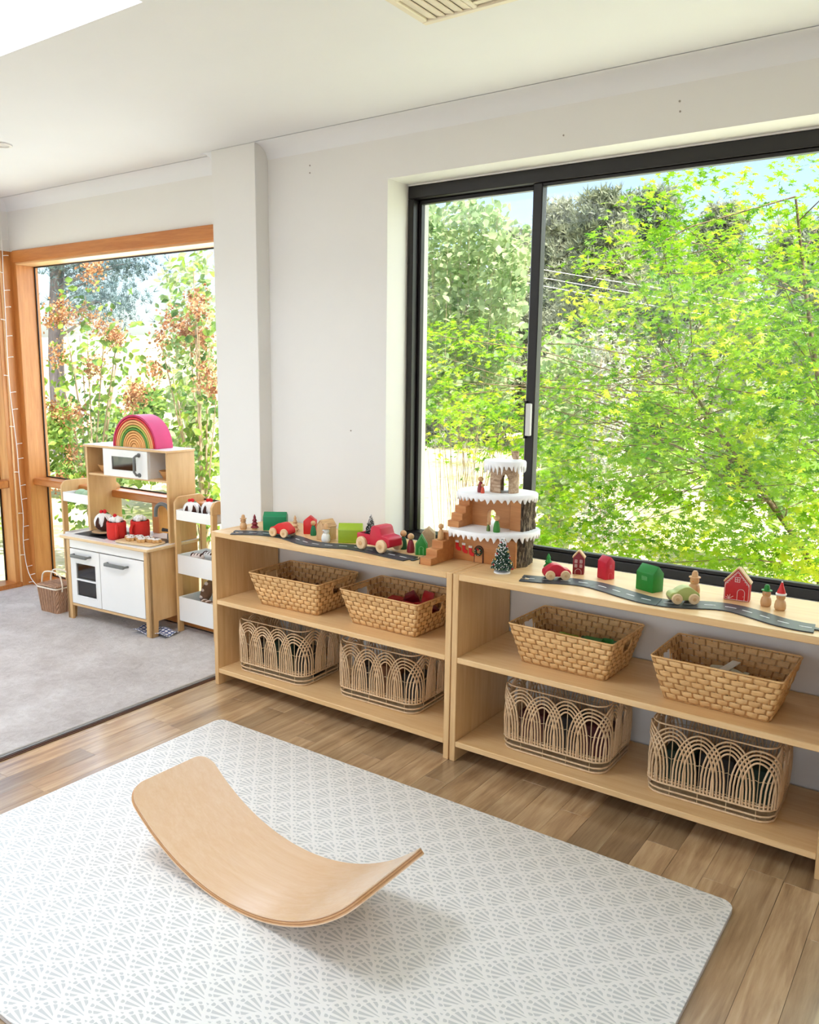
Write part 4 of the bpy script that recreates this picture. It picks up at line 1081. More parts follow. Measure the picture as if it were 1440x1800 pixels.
# ================================================================== PLAY KITCHEN
K = thing('play_kitchen', 'white and birch toy kitchen standing by the sunroom window', 'play kitchen', (-1.44, .185, .006), R(3.66))
KW, KD, CT = .695, .350, .484
LEGH = .085
for x0 in (0, KW - .019):      # side panels running down into legs
    n = 'side_panel'
    pr = [(0, 0), (.045, 0), (.05, LEGH), (KD - .05, LEGH), (KD - .045, 0), (KD, 0), (KD, CT - .012), (0, CT - .012)]
    MB().prism(pr, x0, x0 + .019, 'x').build(n, M_BIRCHZ, K, bevel=.0015)
for x0 in (.0, KW - .042):
    MB().box(x0, x0 + .042, .0, .016, 0, CT - .012).build('front_leg', M_BIRCHZ, K, bevel=.0015)
MB().box(-.014, KW + .012, -.022, KD, CT - .012, CT + .004).build('worktop', wood('worktop_birch', srgb(236, 206, 160), srgb(222, 186, 136), 'x', 1, .4, 8, .1, .02), K, bevel=.003)
MB().box(-.010, KW + .008, -.018, KD - .003, CT + .004, CT + .0055).build('worktop_laminate', M_WHITE, K)
MB().box(.042, KW - .042, .002, .014, CT - .064, CT - .012).build('fascia', M_WHITE, K, bevel=.001)
MB().box(.019, KW - .019, .02, KD - .01, LEGH, LEGH + .012).build('base_board', M_BIRCH, K)
MB().box(.042, KW - .042, .002, .018, LEGH - .004, LEGH + .010).build('plinth_rail', M_BIRCH, K, bevel=.001)
MB().box(.019, KW - .019, KD - .012, KD - .006, LEGH, CT - .014).build('back_panel', M_WHITE, K)
zl, zh = LEGH + .013, CT - .069
def handle_bar(par, x0, x1, z):
    h = MB().tube([(x0, .001, z), (x0, -.020, z), (x0 + .006, -.026, z), (x1 - .006, -.026, z), (x1, -.020, z), (x1, .001, z)], .0065, 8).build('handle', M_GREYPL, par, smooth=60)
    MB().box(x0 + .004, x1 - .004, -.034, -.019, z - .011, z + .007).build('handle_grip', M_GREYPL, h, bevel=.003, seg=2)
    return h
# oven door with panes
od = MB()
ox0, ox1 = .046, .295
wx0, wx1, wz0, wz1 = .094, .258, .150, .335
od.box(ox0, ox1, 0, .014, zl, wz0).box(ox0, ox1, 0, .014, wz1, zh).box(ox0, wx0, 0, .014, wz0, wz1).box(wx1, ox1, 0, .014, wz0, wz1)
od = od.build('oven_door', M_WHITE, K)
M_SMOKE = glassmat('smoked_pane', (.42, .40, .40, 1), .10, .05)
MB().box(wx0, wx1, .006, .008, wz0, wz1).build('pane', M_SMOKE, od)
fr = MB()
for a, b_, c, d in ((wx0 - .007, wx0, wz0 - .007, wz1 + .007), (wx1, wx1 + .007, wz0 - .007, wz1 + .007), (wx0, wx1, wz0 - .007, wz0), (wx0, wx1, wz1, wz1 + .007), (wx0, wx1, .236, .246)): fr.box(a, b_, -.002, .012, c, d)
fr.build('pane_frame', M_WHITE, od, bevel=.001)
handle_bar(od, .082, .222, zh - .032)
cdoor = MB().box(.299, KW - .046, 0, .014, zl, zh).build('cupboard_door', M_WHITE, K, bevel=.0015)
handle_bar(cdoor, .365, .528, zh - .045)
MB().box(.03, .30, .05, KD - .02, .240, .246).build('oven_shelf', M_WHITE, K)
# upper unit
UZ0, UZ1, UD0, UX0, UX1 = .818, .992, .155, .020, .690
for x0 in (UX0, UX1 - .016): MB().box(x0, x0 + .016, UD0, KD, CT + .0055, UZ1 - .012).build('upper_side', M_BIRCHZ, K, bevel=.0015)
MB().box(UX0 - .008, UX1 + .008, UD0 - .008, KD, UZ1 - .012, UZ1).build('upper_top', M_BIRCH, K, bevel=.0015)
MB().box(UX0 - .006, UX1 + .006, UD0 - .006, KD - .002, UZ1, UZ1 + .0012).build('upper_top_laminate', M_WHITE, K)
MB().box(UX0 + .016, UX1 - .016, UD0 + .004, KD - .01, UZ0, UZ0 + .012).build('upper_shelf', M_BIRCH, K, bevel=.001)
MB().box(UX0 + .016, UX1 - .016, KD - .012, KD - .008, UZ0 + .012, UZ1 - .012).build('upper_back', M_WHITE, K)
MB().box(.535, .547, UD0 + .006, KD - .012, UZ0 + .012, UZ1 - .012).build('divider', M_WHITE, K); MB().box(.182, .194, UD0 + .006, KD - .012, UZ0 + .012, UZ1 - .012).build('divider', M_WHITE, K)
mw = MB(); mx0, mx1, mz0, mz1 = .186, .545, UZ0 + .010, UZ1 - .013
vx0, vx1, vz0, vz1 = .256, .455, UZ0 + .048, UZ1 - .052
mw.box(mx0, mx1, UD0 - .010, UD0 + .004, mz0, vz0).box(mx0, mx1, UD0 - .010, UD0 + .004, vz1, mz1).box(mx0, vx0, UD0 - .010, UD0 + .004, vz0, vz1).box(vx1, mx1, UD0 - .010, UD0 + .004, vz0, vz1)
mw = mw.build('microwave_door', M_WHITE, K)
MB().box(vx0, vx1, UD0 - .005, UD0 - .003, vz0, vz1).build('pane', M_SMOKE, mw)
hx = .482
h = MB().tube([(hx, UD0 - .008, mz1 - .022), (hx, UD0 - .030, mz1 - .024), (hx - .012, UD0 - .036, mz1 - .034), (hx - .014, UD0 - .036, mz0 + .038), (hx - .004, UD0 - .030, mz0 + .022), (hx, UD0 - .008, mz0 + .020)], .007, 8).build('handle', M_GREYPL, mw, smooth=60)
for z in (mz1 - .022, mz0 + .020): MB().lathe([(.012, -.004), (.012, .002)], 16, (hx, UD0 - .012, z), 'y').build('handle_rose', M_GREYPL, h, bevel=.001)
# hob and sink
MB().box(.045, .30, .035, .245, CT + .0055, CT + .008).build('hob', M_DARK, K, bevel=.002)
MB().box(.042, .303, .032, .248, CT + .0055, CT + .0066).build('hob_trim', paint('trim_silver', srgb(200, 200, 202), .3), K)
MB().prism(rrect(.37, .675, .02, .235, .03, 4), CT + .0055, CT + .0075).build('sink_rim', paint('trim_silver', srgb(200, 200, 202), .3), K)
MB().prism(rrect(.382, .663, .032, .223, .026, 4), CT + .0075, CT + .0080).build('sink_bowl', paint('sink_dark', srgb(60, 60, 64), .35), K)
fa = MB().tube([(.590, .250, CT + .005), (.590, .250, CT + .155)] + [((.590 - .045 + .045 * math.cos(t)), .250 - .02 * math.sin(t / 2), CT + .155 + .045 * math.sin(t)) for t in [k * math.pi / 8 for k in range(1, 9)]] + [(.500, .228, CT + .125)], .011, 10).build('tap_spout', M_GREYPL, K, smooth=60)
MB().lathe([(.02, 0), (.02, .03), (.012, .034)], 14, (.590, .250, CT + .0055)).build('tap_base', M_GREYPL, K, smooth=40)
for sx in (-1, 1): MB().cyl((.590, .238, CT + .055), (.590 + sx * .035, .223, CT + .058), .008, .010, 10).build('tap_lever', M_DARK, K)
KM = Matrix.Translation((-1.44, .185, .006)) @ Matrix.Rotation(R(3.66), 4, 'Z')
def kl(x, y, z): p = KM @ Vector((x, y, z)); return (p.x, p.y, p.z)
KR = R(3.66)
# ---- rainbow stacker on top
rb = thing('rainbow_stacker', 'wooden rainbow stacker of nested arches on top of the toy kitchen', 'stacking toy', kl(.405, .240, UZ1 + .0012), KR)
cols_ = [srgb(186, 24, 60), srgb(206, 34, 36), srgb(236, 172, 108), srgb(232, 166, 98), srgb(164, 178, 70), srgb(70, 132, 36), srgb(222, 164, 90), srgb(232, 170, 100), srgb(226, 160, 92), srgb(234, 176, 108), srgb(224, 158, 88), srgb(230, 168, 98)]
ro = .176; stp = .0142
for k in range(12):
    r1 = ro - k * stp; r0 = r1 - stp + .0032
    n = 22; out = [(r1 * math.cos(math.pi * i / n), r1 * math.sin(math.pi * i / n) * 1.02) for i in range(n + 1)]
    if k < 11: out += [(r0 * math.cos(math.pi * i / n), r0 * math.sin(math.pi * i / n) * 1.02) for i in range(n, -1, -1)]
    c = cols_[k]
    mt = paint('rainbow_outer', srgb(196, 24, 92), .45, .06) if k == 0 else paint('rainbow_%d' % k, c, .5, .06, 20)
    MB().prism(out, -.060, .060, 'y').build('arch', mt, rb, bevel=.0018)
# ---- bowls, mugs, puddings, cookies
def bowl(label, loc, r, h):
    s = thing('wooden_bowl', label, 'bowl', loc, 0, 'wooden bowls in the toy kitchen')
    MB().lathe([(r * .5, 0), (r * .62, h * .15), (r * .9, h * .8), (r, h), (r * .93, h), (r * .82, h * .75), (r * .5, h * .2), (.001, h * .15)], 24, cap=False).build('bowl', wood('bowl_wood', srgb(220, 170, 112), srgb(190, 136, 80), 'x', 3, .4, 6), s, smooth=50)
bowl('wooden bowl in the right cubby of the toy kitchen', kl(.612, .235, UZ0 + .0122), .055, .045)
bowl('wooden bowl in the left cubby of the toy kitchen', kl(.110, .235, UZ0 + .0122), .055, .045)
FELTB = paint('felt_brown', srgb(70, 36, 26), .95, .15, 60, .4); FELTW = paint('felt_white', srgb(240, 238, 234), .95, .03, 60, .5); FELTR = paint('felt_red', srgb(206, 34, 38), .95, .1, 60, .4); FELTG = paint('felt_leaf', srgb(48, 110, 48), .95, .1, 60, .3)
def pudding(label, loc, r):
    s = thing('felt_pudding', label, 'felt pudding', loc, 0, 'felt christmas puddings')
    MB().sphere((0, 0, r * .95), (r, r, r * .95), 22, 14).build('cake', FELTB, s, smooth=180)
    n = 40; vs = []; fs = []; rings = 8
    for k in range(rings + 1):
        for i in range(n):
            a = 2 * math.pi * i / n; lim = R(44) + R(72) * (.5 + .5 * math.cos(a * 7)) ** .8
            t = lim * k / rings
            vs.append((r * 1.02 * math.sin(t) * math.cos(a), r * 1.02 * math.sin(t) * math.sin(a), r * .95 + r * .975 * math.cos(t)))
    for k in range(rings):
        for i in range(n): j = (i + 1) % n; fs.append((k * n + i, k * n + j, (k + 1) * n + j, (k + 1) * n + i))
    MB().add(vs, fs).build('icing', FELTW, s, smooth=180)
    for k in range(3): MB().sphere((r * .22 * math.cos(k * 2.1), r * .22 * math.sin(k * 2.1), r * 2.02), r * .20, 10, 7).build('berry', FELTR, s, smooth=180)
    for a in (0.4, 3.4, 1.9):
        M_ = Matrix.Translation((r * .4 * math.cos(a), r * .4 * math.sin(a), r * 1.90)) @ Matrix.Rotation(a, 4, 'Z') @ Matrix.Rotation(R(18), 4, 'Y')
        MB().add([M_ @ Vector(q) for q in ((-.22 * r, 0, 0), (0, .14 * r, .01 * r), (.16 * r, .09 * r, 0), (.32 * r, 0, 0), (.16 * r, -.09 * r, 0), (0, -.14 * r, .01 * r), (-.22 * r, 0, .03 * r), (.32 * r, 0, .03 * r))], [(0, 1, 2, 3, 4, 5), (6, 5, 4, 7, 2, 1)]).build('leaf', FELTG, s)
    return s
ZC = CT + .0055
pl_ = thing('toy_plate', 'dark plate with a pale rim under the felt pudding on the hob', 'plate', kl(.185, .135, CT + .0082), KR)
MB().lathe([(.045, 0), (.085, .010), (.088, .013), (.07, .012), (.001, .011)], 28, cap=False).build('dish', M_DARK, pl_, smooth=50)
MB().lathe([(.05, .012), (.072, .0135), (.072, .0155), (.001, .0155)], 28, cap=False).build('biscuit_base', paint('biscuit', srgb(214, 178, 132), .8, .08), pl_, smooth=50)
pudding('felt pudding on the plate on the toy hob', (lambda p: (p[0], p[1], p[2]))(kl(.180, .135, CT + .0082 + .0158)), .055)
FELTM = paint('felt_mug_red', srgb(214, 52, 44), .95, .05, 60, .4)
def mug(label, loc, rz, berry):
    s = thing('felt_mug', label, 'felt mug', loc, rz, 'red felt mugs')
    MB().lathe([(.040, 0), (.049, .004), (.052, .02), (.052, .09), (.050, .098), (.046, .098), (.045, .085), (.001, .085)], 24, cap=False).build('cup', FELTM, s, smooth=60)
    MB().tube([(.050, 0, .082), (.068, 0, .080), (.080, 0, .062), (.080, 0, .042), (.070, 0, .024), (.050, 0, .020)], .009, 8).build('handle', FELTM, s, smooth=60)
    MB().lathe([(.044, .086), (.045, .094), (.02, .100), (.001, .1)], 20, cap=False).build('cocoa', FELTB, s, smooth=60)
    m = MB()
    for k in range(9):
        a = k * 2.4; r_ = .030 * math.sqrt((k + .3) / 9); m.sphere((r_ * math.cos(a), r_ * math.sin(a), .103 + .012 * (1 - k / 9)), .015, 9, 6)
    m.build('cream', FELTW, s, smooth=180)
    if berry:
        for k in range(2): MB().sphere((-.012 + .018 * k, -.005, .130), .010, 9, 6).build('berry', FELTR, s, smooth=180)
        MB().add([(-.03, 0, .126), (-.015, .012, .128), (0, 0, .126), (-.015, -.012, .128)], [(0, 1, 2, 3)]).build('leaf', FELTG, s)
    return s
mug('red felt mug with cream and berries, nearest on the toy worktop', kl(.345, .085, ZC), R(-35), True)
mug('red felt mug with plain cream, behind the berry topped one', kl(.420, .185, ZC), R(-75), False)
tray = thing('wooden_tray', 'pale wooden tray of iced biscuits over the toy sink', 'tray', kl(.545, .075, CT + .0082), KR + R(4))
MB().prism(rrect(-.135, .135, -.065, .065, .03, 5), 0, .010).build('board', wood('tray_wood', srgb(232, 204, 160), srgb(214, 180, 132), 'x', 2, .5, 6), tray, bevel=.003)
for k, (x, y, z) in enumerate(((-.095, .01, 0), (-.052, -.018, 0), (-.01, .012, 0), (.030, -.012, 0), (.068, .016, 0), (.105, .020, 0), (-.05, .035, .0), (.02, .045, 0))):
    c = kl(.545 + x, .075 + y, CT + .0184)
    b_ = thing('iced_biscuit', ['iced felt biscuit at the left end of the wooden tray', 'iced felt biscuit second from the left on the tray', 'iced felt biscuit in the middle of the tray', 'iced felt biscuit right of the tray middle', 'iced felt biscuit near the tap on the tray', 'iced felt biscuit at the right end of the tray', 'iced felt biscuit at the back left of the tray', 'iced felt biscuit at the back middle of the tray'][k], 'felt biscuit', (c[0], c[1], c[2]), k, 'iced biscuits on the tray')
    st = [(.024 * (1 + .16 * math.cos(6 * t)) * math.cos(t), .024 * (1 + .16 * math.cos(6 * t)) * math.sin(t)) for t in [2 * math.pi * i / 30 for i in range(30)]]
    MB().prism(st, 0, .016).build('biscuit', paint('biscuit_tan', srgb(206, 160, 104), .9, .08, 40), b_, bevel=.003)
    MB().prism([(x_ * .88, y_ * .88) for x_, y_ in st], .016, .020).build('icing', FELTW, b_, bevel=.0015)
    MB().sphere((.004, -.006, .021), .003, 6, 4).build('sprinkle', FELTB, b_)
cl = thing('red_felt_toy', 'small red felt toy lying behind the hob', 'felt toy', kl(.075, .285, ZC), KR)
MB().lathe([(.030, 0), (.026, .012), (.012, .034), (.002, .052)], 14).build('cone', FELTR, cl, smooth=60); MB().lathe([(.031, .0), (.034, .004), (.031, .009)], 14, cap=False).build('brim', FELTW, cl, smooth=60)

# ================================================================== TROLLEYS
TZ = .006
def trolley(label, loc, rz=0):
    s = thing('toy_trolley', label, 'trolley', loc, rz, 'birch trolleys with white trays')
    w, d, h = .305, .210, .748
    for x0 in (0, w - .016):
        for y0 in (0, d - .034): MB().box(x0, x0 + .016, y0, y0 + .034, 0, h - .07).build('post', M_BIRCHZ, s, bevel=.0015)
        MB().prism([(0, h - .03), (.02, h - .005), (.04, h), (d - .04, h), (d - .02, h - .005), (d, h - .03), (d, h - .07), (0, h - .07)], x0, x0 + .016, 'x').build('top_rail', M_BIRCHZ, s, bevel=.0015)
        for z in (.10, .345): MB().box(x0, x0 + .016, .034, d - .034, z, z + .03).build('cross_rail', M_BIRCHZ, s, bevel=.0015)
    for z, hh in ((.065, .135), (.330, .105), (.625, .055)):
        m = MB(); a, b_ = .016, w - .016
        m.box(a, b_, .004, .010, z, z + hh).box(a, b_, d - .010, d - .004, z, z + hh).box(a, a + .006, .010, d - .010, z, z + hh).box(b_ - .006, b_, .010, d - .010, z, z + hh).box(a, b_, .010, d - .010, z, z + .006)
        m.build('tray', M_WHITE, s, bevel=.001)
    return s
T1 = (-.738, .392); trolley('birch trolley with white trays between the toy kitchen and the shelf', (T1[0], T1[1], TZ))
T2 = (-1.775, .388); trolley('birch trolley half hidden behind the left side of the toy kitchen', (T2[0], T2[1], TZ))
pudding('felt pudding at the left of the top tray of the trolley', (T1[0] + .075, T1[1] + .062, TZ + .6322), .048)
pudding('felt pudding at the right of the top tray of the trolley', (T1[0] + .165, T1[1] + .110, TZ + .6322), .050)
FPINK = paint('felt_pale', srgb(226, 208, 200), .95, .06, 50, .4)
def roll(label, loc, rz, a, b, n=1):
    s = thing('felt_food', label, 'felt food', loc, rz, 'felt food in the trolley')
    MB().sphere((0, 0, .024), (.045, .024, .022), 14, 9).build('bun', a, s, smooth=180)
    for k in range(4): MB().sphere((-.027 + .018 * k, 0, .036), (.005, .021, .011), 8, 6).build('stripe', b, s, smooth=180)
    return s
roll('pale striped felt roll beside the puddings in the top tray', (T1[0] + .235, T1[1] + .04, TZ + .6312), R(30), FELTW, FELTB)
roll('brown striped felt roll on the left in the middle tray', (T1[0] + .120, T1[1] + .050, TZ + .402), R(20), FPINK, FELTB)
roll('brown striped felt roll leaning on the right in the middle tray', (T1[0] + .20, T1[1] + .115, TZ + .402), R(-50), FELTB, FELTW)
roll('cream striped felt roll at the back of the middle tray', (T1[0] + .10, T1[1] + .15, TZ + .390), R(5), FELTW, FELTB)
SLIP = paint('slipper_brown', srgb(120, 88, 66), .95, .12, 40, .4)
def slipper(label, loc, rot):
    s = thing('felt_bread', label, 'felt bread', loc, 0, 'brown felt loaves in the bottom tray'); s.rotation_euler = rot
    MB().sphere((0, 0, 0), (.038, .068, .030), 16, 10).build('loaf', SLIP, s, smooth=180)
    for k, y in enumerate((-.038, .0, .038)): MB().sphere((0, y, .024 - .004 * abs(k - 1)), (.020, .012, .008), 10, 6).build('cut', FPINK, s, smooth=180)
slipper('brown felt loaf standing up in the bottom tray of the trolley', (T1[0] + .098, T1[1] + .130, TZ + .215), (R(66), 0, R(-20)))
slipper('brown felt loaf lying at the right of the bottom tray', (T1[0] + .190, T1[1] + .055, TZ + .165), (R(4), 0, R(80)))
slipper('brown felt loaf underneath the other lying loaf in the bottom tray', (T1[0] + .190, T1[1] + .055, TZ + .103), (R(0), 0, R(84)))
cab_m = paint('felt_sage', srgb(168, 196, 160), .9, .08, 30, .4)
for k in range(3):
    c = tag(MB().sphere((0, 0, .030), (.040, .040, .032), 14, 9).build('felt_cabbage', cab_m, smooth=180), ['pale green felt ball at the left in the trolley behind the toy kitchen', 'pale green felt ball in the middle of the trolley behind the toy kitchen', 'pale green felt ball at the right of the trolley behind the toy kitchen'][k], 'felt food', 'pale green felt balls')
    c.location = (T2[0] + .085 + .075 * k, T2[1] + .085, TZ + .6335)
# tea towel on the carpet
def towel_mat():
    m, nt, b = base('check_towel'); v = coords(nt)
    ck = []
    for d in ((1, 0), (0, 1)):
        wv = nt.nodes.new('ShaderNodeTexWave'); wv.inputs['Scale'].default_value = 14; wv.bands_direction = 'X' if d[0] else 'Y'; nt.links.new(v, wv.inputs['Vector']); ck.append(mathn(nt, 'GREATER_THAN', wv.outputs['Fac'], .8))
    f = mathn(nt, 'MAXIMUM', ck[0], ck[1]); nt.links.new(ramp(nt, f, [(0, srgb(232, 234, 240)), (1, srgb(52, 74, 132))]), b.inputs['Base Color']); b.inputs['Roughness'].default_value = .9; return m
vs, fs = [], []; n = 14
for i in range(n + 1):
    for j in range(n + 1):
        x, y = -.11 + .22 * i / n, -.06 + .12 * j / n
        vs.append((x, y, .012 + .009 * math.sin(x * 38 + y * 20) + .006 * math.sin(y * 60)))
for i in range(n):
    for j in range(n): a = i * (n + 1) + j; fs.append((a, a + n + 1, a + n + 2, a + 1))
o = MB().add(vs, fs).build('tea_towel', towel_mat(), smooth=180); o.location = (-.80, .300, .012); o.rotation_euler = (0, 0, R(10))
sm = o.modifiers.new('thick', 'SOLIDIFY'); sm.thickness = .003
tag(o, 'blue and white checked tea towel on the carpet beside the toy kitchen leg', 'towel')

# ================================================================== PICNIC BASKET, STRING LIGHTS
M_WICK = wood('wicker', srgb(196, 156, 126), srgb(150, 112, 86), 'z', 6, .7, 3, 0, .2, None, .4)
pb = thing('picnic_basket', 'small lidded wicker basket with white handles on the carpet beside the kitchen', 'basket', (-1.625, .235, .006), R(4))
hx, hy, hh = .088, .070, .150
m = MB()
def pr_(f): return ring_rect(hx * f, hy * f, .016, 18, 14, 3)
nb = len(pr_(1)); rows = 11
vs, fs = [], []
for k in range(rows + 1):
    f = .86 + .14 * k / rows
    for i, (x, y, nx, ny, sd) in enumerate(pr_(f)):
        w_ = .0022 * (1 if (i + k) % 2 else -1); vs.append((x + nx * w_, y + ny * w_, .002 + hh * k / rows))
for k in range(rows):
    for i in range(nb): j = (i + 1) % nb; fs.append((k * nb + i, k * nb + j, (k + 1) * nb + j, (k + 1) * nb + i))
MB().add(vs, fs).build('woven_body', M_WICK, pb)
for i in range(0, nb, 3):
    a, b_ = pr_(.86)[i], pr_(1.0)[i]; MB().tube([(a[0] * 1.02, a[1] * 1.02, .002), (b_[0] * 1.03, b_[1] * 1.03, hh)], .0030, 5).build('stake', M_WICK, pb)
MB().prism([(x * .86, y * .86) for x, y, *_ in ring_rect(hx, hy, .016, 2, 2, 3)], 0, .004).build('base', M_WICK, pb)
MB().tube([(x, y, hh) for x, y, *_ in pr_(1.02)], .0048, 6, True).build('rim', paint('white_cane', srgb(236, 224, 206), .6, .06), pb, smooth=60)
for y0, y1 in ((-hy, -.003), (.003, hy)):
    ld = MB().box(-hx, hx, y0, y1, hh + .006, hh + .011).build('lid', M_WICK, pb, bevel=.003)
    for k in range(5): MB().tube([(-hx, y0 + (y1 - y0) * (k + .5) / 5, hh + .012), (hx, y0 + (y1 - y0) * (k + .5) / 5, hh + .012)], .0045, 6).build('lid_cane', M_WICK, ld, smooth=60)
for y in (-.030, .030): MB().tube(spline([(-hx - .002, y, hh - .02), (-hx - .006, y, hh + .02), (-hx + .015, y, hh + .075), (0, y, hh + .090), (hx - .015, y, hh + .075), (hx + .006, y, hh + .02), (hx + .002, y, hh - .02)], 5), .0045, 7).build('handle', paint('white_cane', srgb(236, 224, 206), .6, .06), pb, smooth=60)
sl = thing('string_lights', 'white string of fairy lights hanging on the timber corner post', 'string lights', (LX + .02, .44, 0))
ptsw = [(2, 400), (4, 440), (6, 490), (9, 540), (11, 580), (14, 640), (18, 690), (24, 740), (30, 790), (33, 830), (37, 870), (41, 910), (41, 950), (46, 990), (54, 1015), (66, 1030)]
W3 = []
for k, (px, py) in enumerate(ptsw):
    d = CF + CR * ((px - 720) / FPX) + CU * ((900 - py) / FPX); xt = LX + .016 + (.10 * max(0, k - 13) / 2); s_ = (xt - CAM.x) / d.x; p = CAM + d * s_
    W3.append(p - sl.location)
M_WIRE = paint('white_wire', srgb(240, 238, 236), .5, .02)
wire = spline(W3, 5); MB().tube(wire, .0028, 6).build('wire', M_WIRE, sl, smooth=60)
for k in range(3, len(wire) - 3, 3):
    sg = 1 if (k // 3) % 3 else -1
    a = wire[k]; b_ = a + Vector((.006, sg * .024, .004))
    bl = MB().tube([a, b_], .0022, 5).build('bulb_stem', M_WIRE, sl); MB().tube([b_, b_ + Vector((0, sg * .010, 0))], .003, 6).build('bulb', paint('bulb_clear', srgb(250, 248, 240), .2), bl)

# ================================================================== GARDEN
rng = np.random.default_rng(21)
def maple_leaf():
    pts = []
    for k, (ang, L) in enumerate(((-128, .42), (-84, .72), (-42, .92), (0, 1.0), (42, .92), (84, .72), (128, .42))):
        a = R(ang); pts.append((L * math.sin(a), L * math.cos(a)))
        if k < 6:
            b = R(ang + 21); pts.append((.34 * math.sin(b), .34 * math.cos(b)))
    v = [(0, -.05, 0)] + [(x, y, -.10 * (x * x + y * y)) for x, y in pts]
    f = [(0, i + 1, i + 2) for i in range(len(pts) - 1)]
    return np.array(v), f
def oval_leaf(w=.36):
    v = [(0, 0, 0), (w * .55, .22, .05), (w, .5, .08), (w * .6, .8, .02), (0, 1.0, -.10), (-w * .6, .8, .02), (-w, .5, .08), (-w * .55, .22, .05), (0, .5, 0)]
    f = [(0, 1, 2, 8), (8, 2, 3, 4), (4, 5, 6, 8), (8, 6, 7, 0)]
    return np.array(v), f
def tuft(n=7, w=.035):
    v, f = [], []
    for k in range(n):
        a = 2 * math.pi * k / n; d = np.array((math.cos(a) * .7, math.sin(a) * .7, .75)); s = np.array((-math.sin(a), math.cos(a), 0)) * w
        i = len(v); v += [s, -s, d]; f.append((i, i + 1, i + 2))
    return np.array(v), f
def frames(n, up, spread, heading=None, hspread=math.pi):
    """rotation matrices: local z near 'up', local y a random heading"""
    u = np.asarray(up, float) + rng.normal(0, spread, (n, 3)); u /= np.linalg.norm(u, axis=1)[:, None]
    if heading is None: h = rng.normal(0, 1, (n, 3))
    else: h = np.asarray(heading, float) + rng.normal(0, hspread, (n, 3))
    h -= u * (h * u).sum(1)[:, None]; h /= np.linalg.norm(h, axis=1)[:, None] + 1e-9
    x = np.cross(h, u); return np.stack([x, h, u], axis=2)
def scatter(name, tpl, P, Rm, S, mtl, parent, kind='stuff'):
    V, F = tpl; n = len(P); k = len(V)
    W = np.einsum('nij,kj->nki', Rm, V) * S[:, None, None] + P[:, None, :]
    me = bpy.data.meshes.new(name)
    fl = [len(f) for f in F]; idx = np.concatenate([np.array(f) for f in F])
    allidx = (idx[None, :] + (np.arange(n) * k)[:, None]).ravel()
    tot = np.tile(np.array(fl), n); st = np.concatenate([[0], np.cumsum(tot)[:-1]])
    me.vertices.add(n * k); me.vertices.foreach_set('co', W.ravel())
    me.loops.add(len(allidx)); me.loops.foreach_set('vertex_index', allidx.astype(np.int32))
    me.polygons.add(len(tot)); me.polygons.foreach_set('loop_start', st.astype(np.int32))
    me.update(calc_edges=True); me.validate(); me.materials.append(mtl)
    o = bpy.data.objects.new(name, me); link(o, parent); o['kind'] = kind; return o
def leaf_parts(tpl, P, Rm, S, mtl, parent, name='leaf'):
    me = bpy.data.meshes.new(name); me.from_pydata([tuple(v) for v in tpl[0]], [], tpl[1]); me.materials.append(mtl)
    for p, r, s in zip(P, Rm, S):
        o = bpy.data.objects.new(name, me); link(o, parent)
        M_ = Matrix([list(r[i] * s) + [p[i]] for i in range(3)] + [[0, 0, 0, 1]]); o.matrix_local = M_
def nearest_split(P, n):
    """the n leaves that show largest: nearest to the camera and inside the view"""
    d = P - np.array(CAM); z = d @ np.array(CF); x = (d @ np.array(CR)) / z; y = (d @ np.array(CU)) / z
    score = z + 100 * ((abs(x) > .5) | (abs(y) > .62) | (z < 0)); order = np.argsort(score); return order[:n], order[n:]
GZ = -.35
# ---- ground
def ground_mat():
    m, nt, b = base('dry_lawn'); v = coords(nt)
    f = mathn(nt, 'ADD', mathn(nt, 'MULTIPLY', noise(nt, v, .7, 4), .6), mathn(nt, 'MULTIPLY', noise(nt, v, 14, 4), .4))
    nt.links.new(ramp(nt, f, [(.36, srgb(150, 160, 92)), (.48, srgb(206, 198, 150)), (.62, srgb(226, 214, 180))]), b.inputs['Base Color'])
    b.inputs['Roughness'].default_value = 1; b.inputs['Specular IOR Level'].default_value = 0; bump(nt, b, noise(nt, v, 60, 3), .5, .02); return m
vs, fs = [], []; nx, ny = 90, 34
for i in range(nx + 1):
    for j in range(ny + 1):
        x = -150 + 240 * i / nx; y = .72 + 90 * (j / ny) ** 1.8
        vs.append((x, y, GZ + .05 * math.sin(x * 1.3) * math.cos(y * .9) + max(0, y - 10) * .035 + max(0, y - 40) * .09))
for i in range(nx):
    for j in range(ny): a = i * (ny + 1) + j; fs.append((a, a + ny + 1, a + ny + 2, a + 1))
for k in range(12): pass
o = MB().add(vs, fs).build('lawn', ground_mat(), smooth=180); o['kind'] = 'structure'
o = MB().box(-40, LX - .22, -12, .72, GZ - .1, GZ).build('lawn_side', ground_mat()); o['kind'] = 'structure'
MB_ = MB().box(LX - .2, 4.6, .60, .72, GZ - .1, 0).build('wall_footing', paint('footing', srgb(190, 178, 160), .9, .05, 20)); MB_['kind'] = 'structure'

M_TRUNK = wood('tree_bark', srgb(150, 128, 104), srgb(92, 74, 58), 'z', 2, .9, 6, 0, .1, None, .6)
M_TRUNKL = wood('smooth_bark', srgb(206, 184, 158), srgb(168, 142, 116), 'z', 2, .8, 6, 0, .1)
M_MAPLE = leafmat('maple_leaf', srgb(210, 222, 62), srgb(80, 138, 22), .55, 2.4, .45, srgb(152, 198, 38))

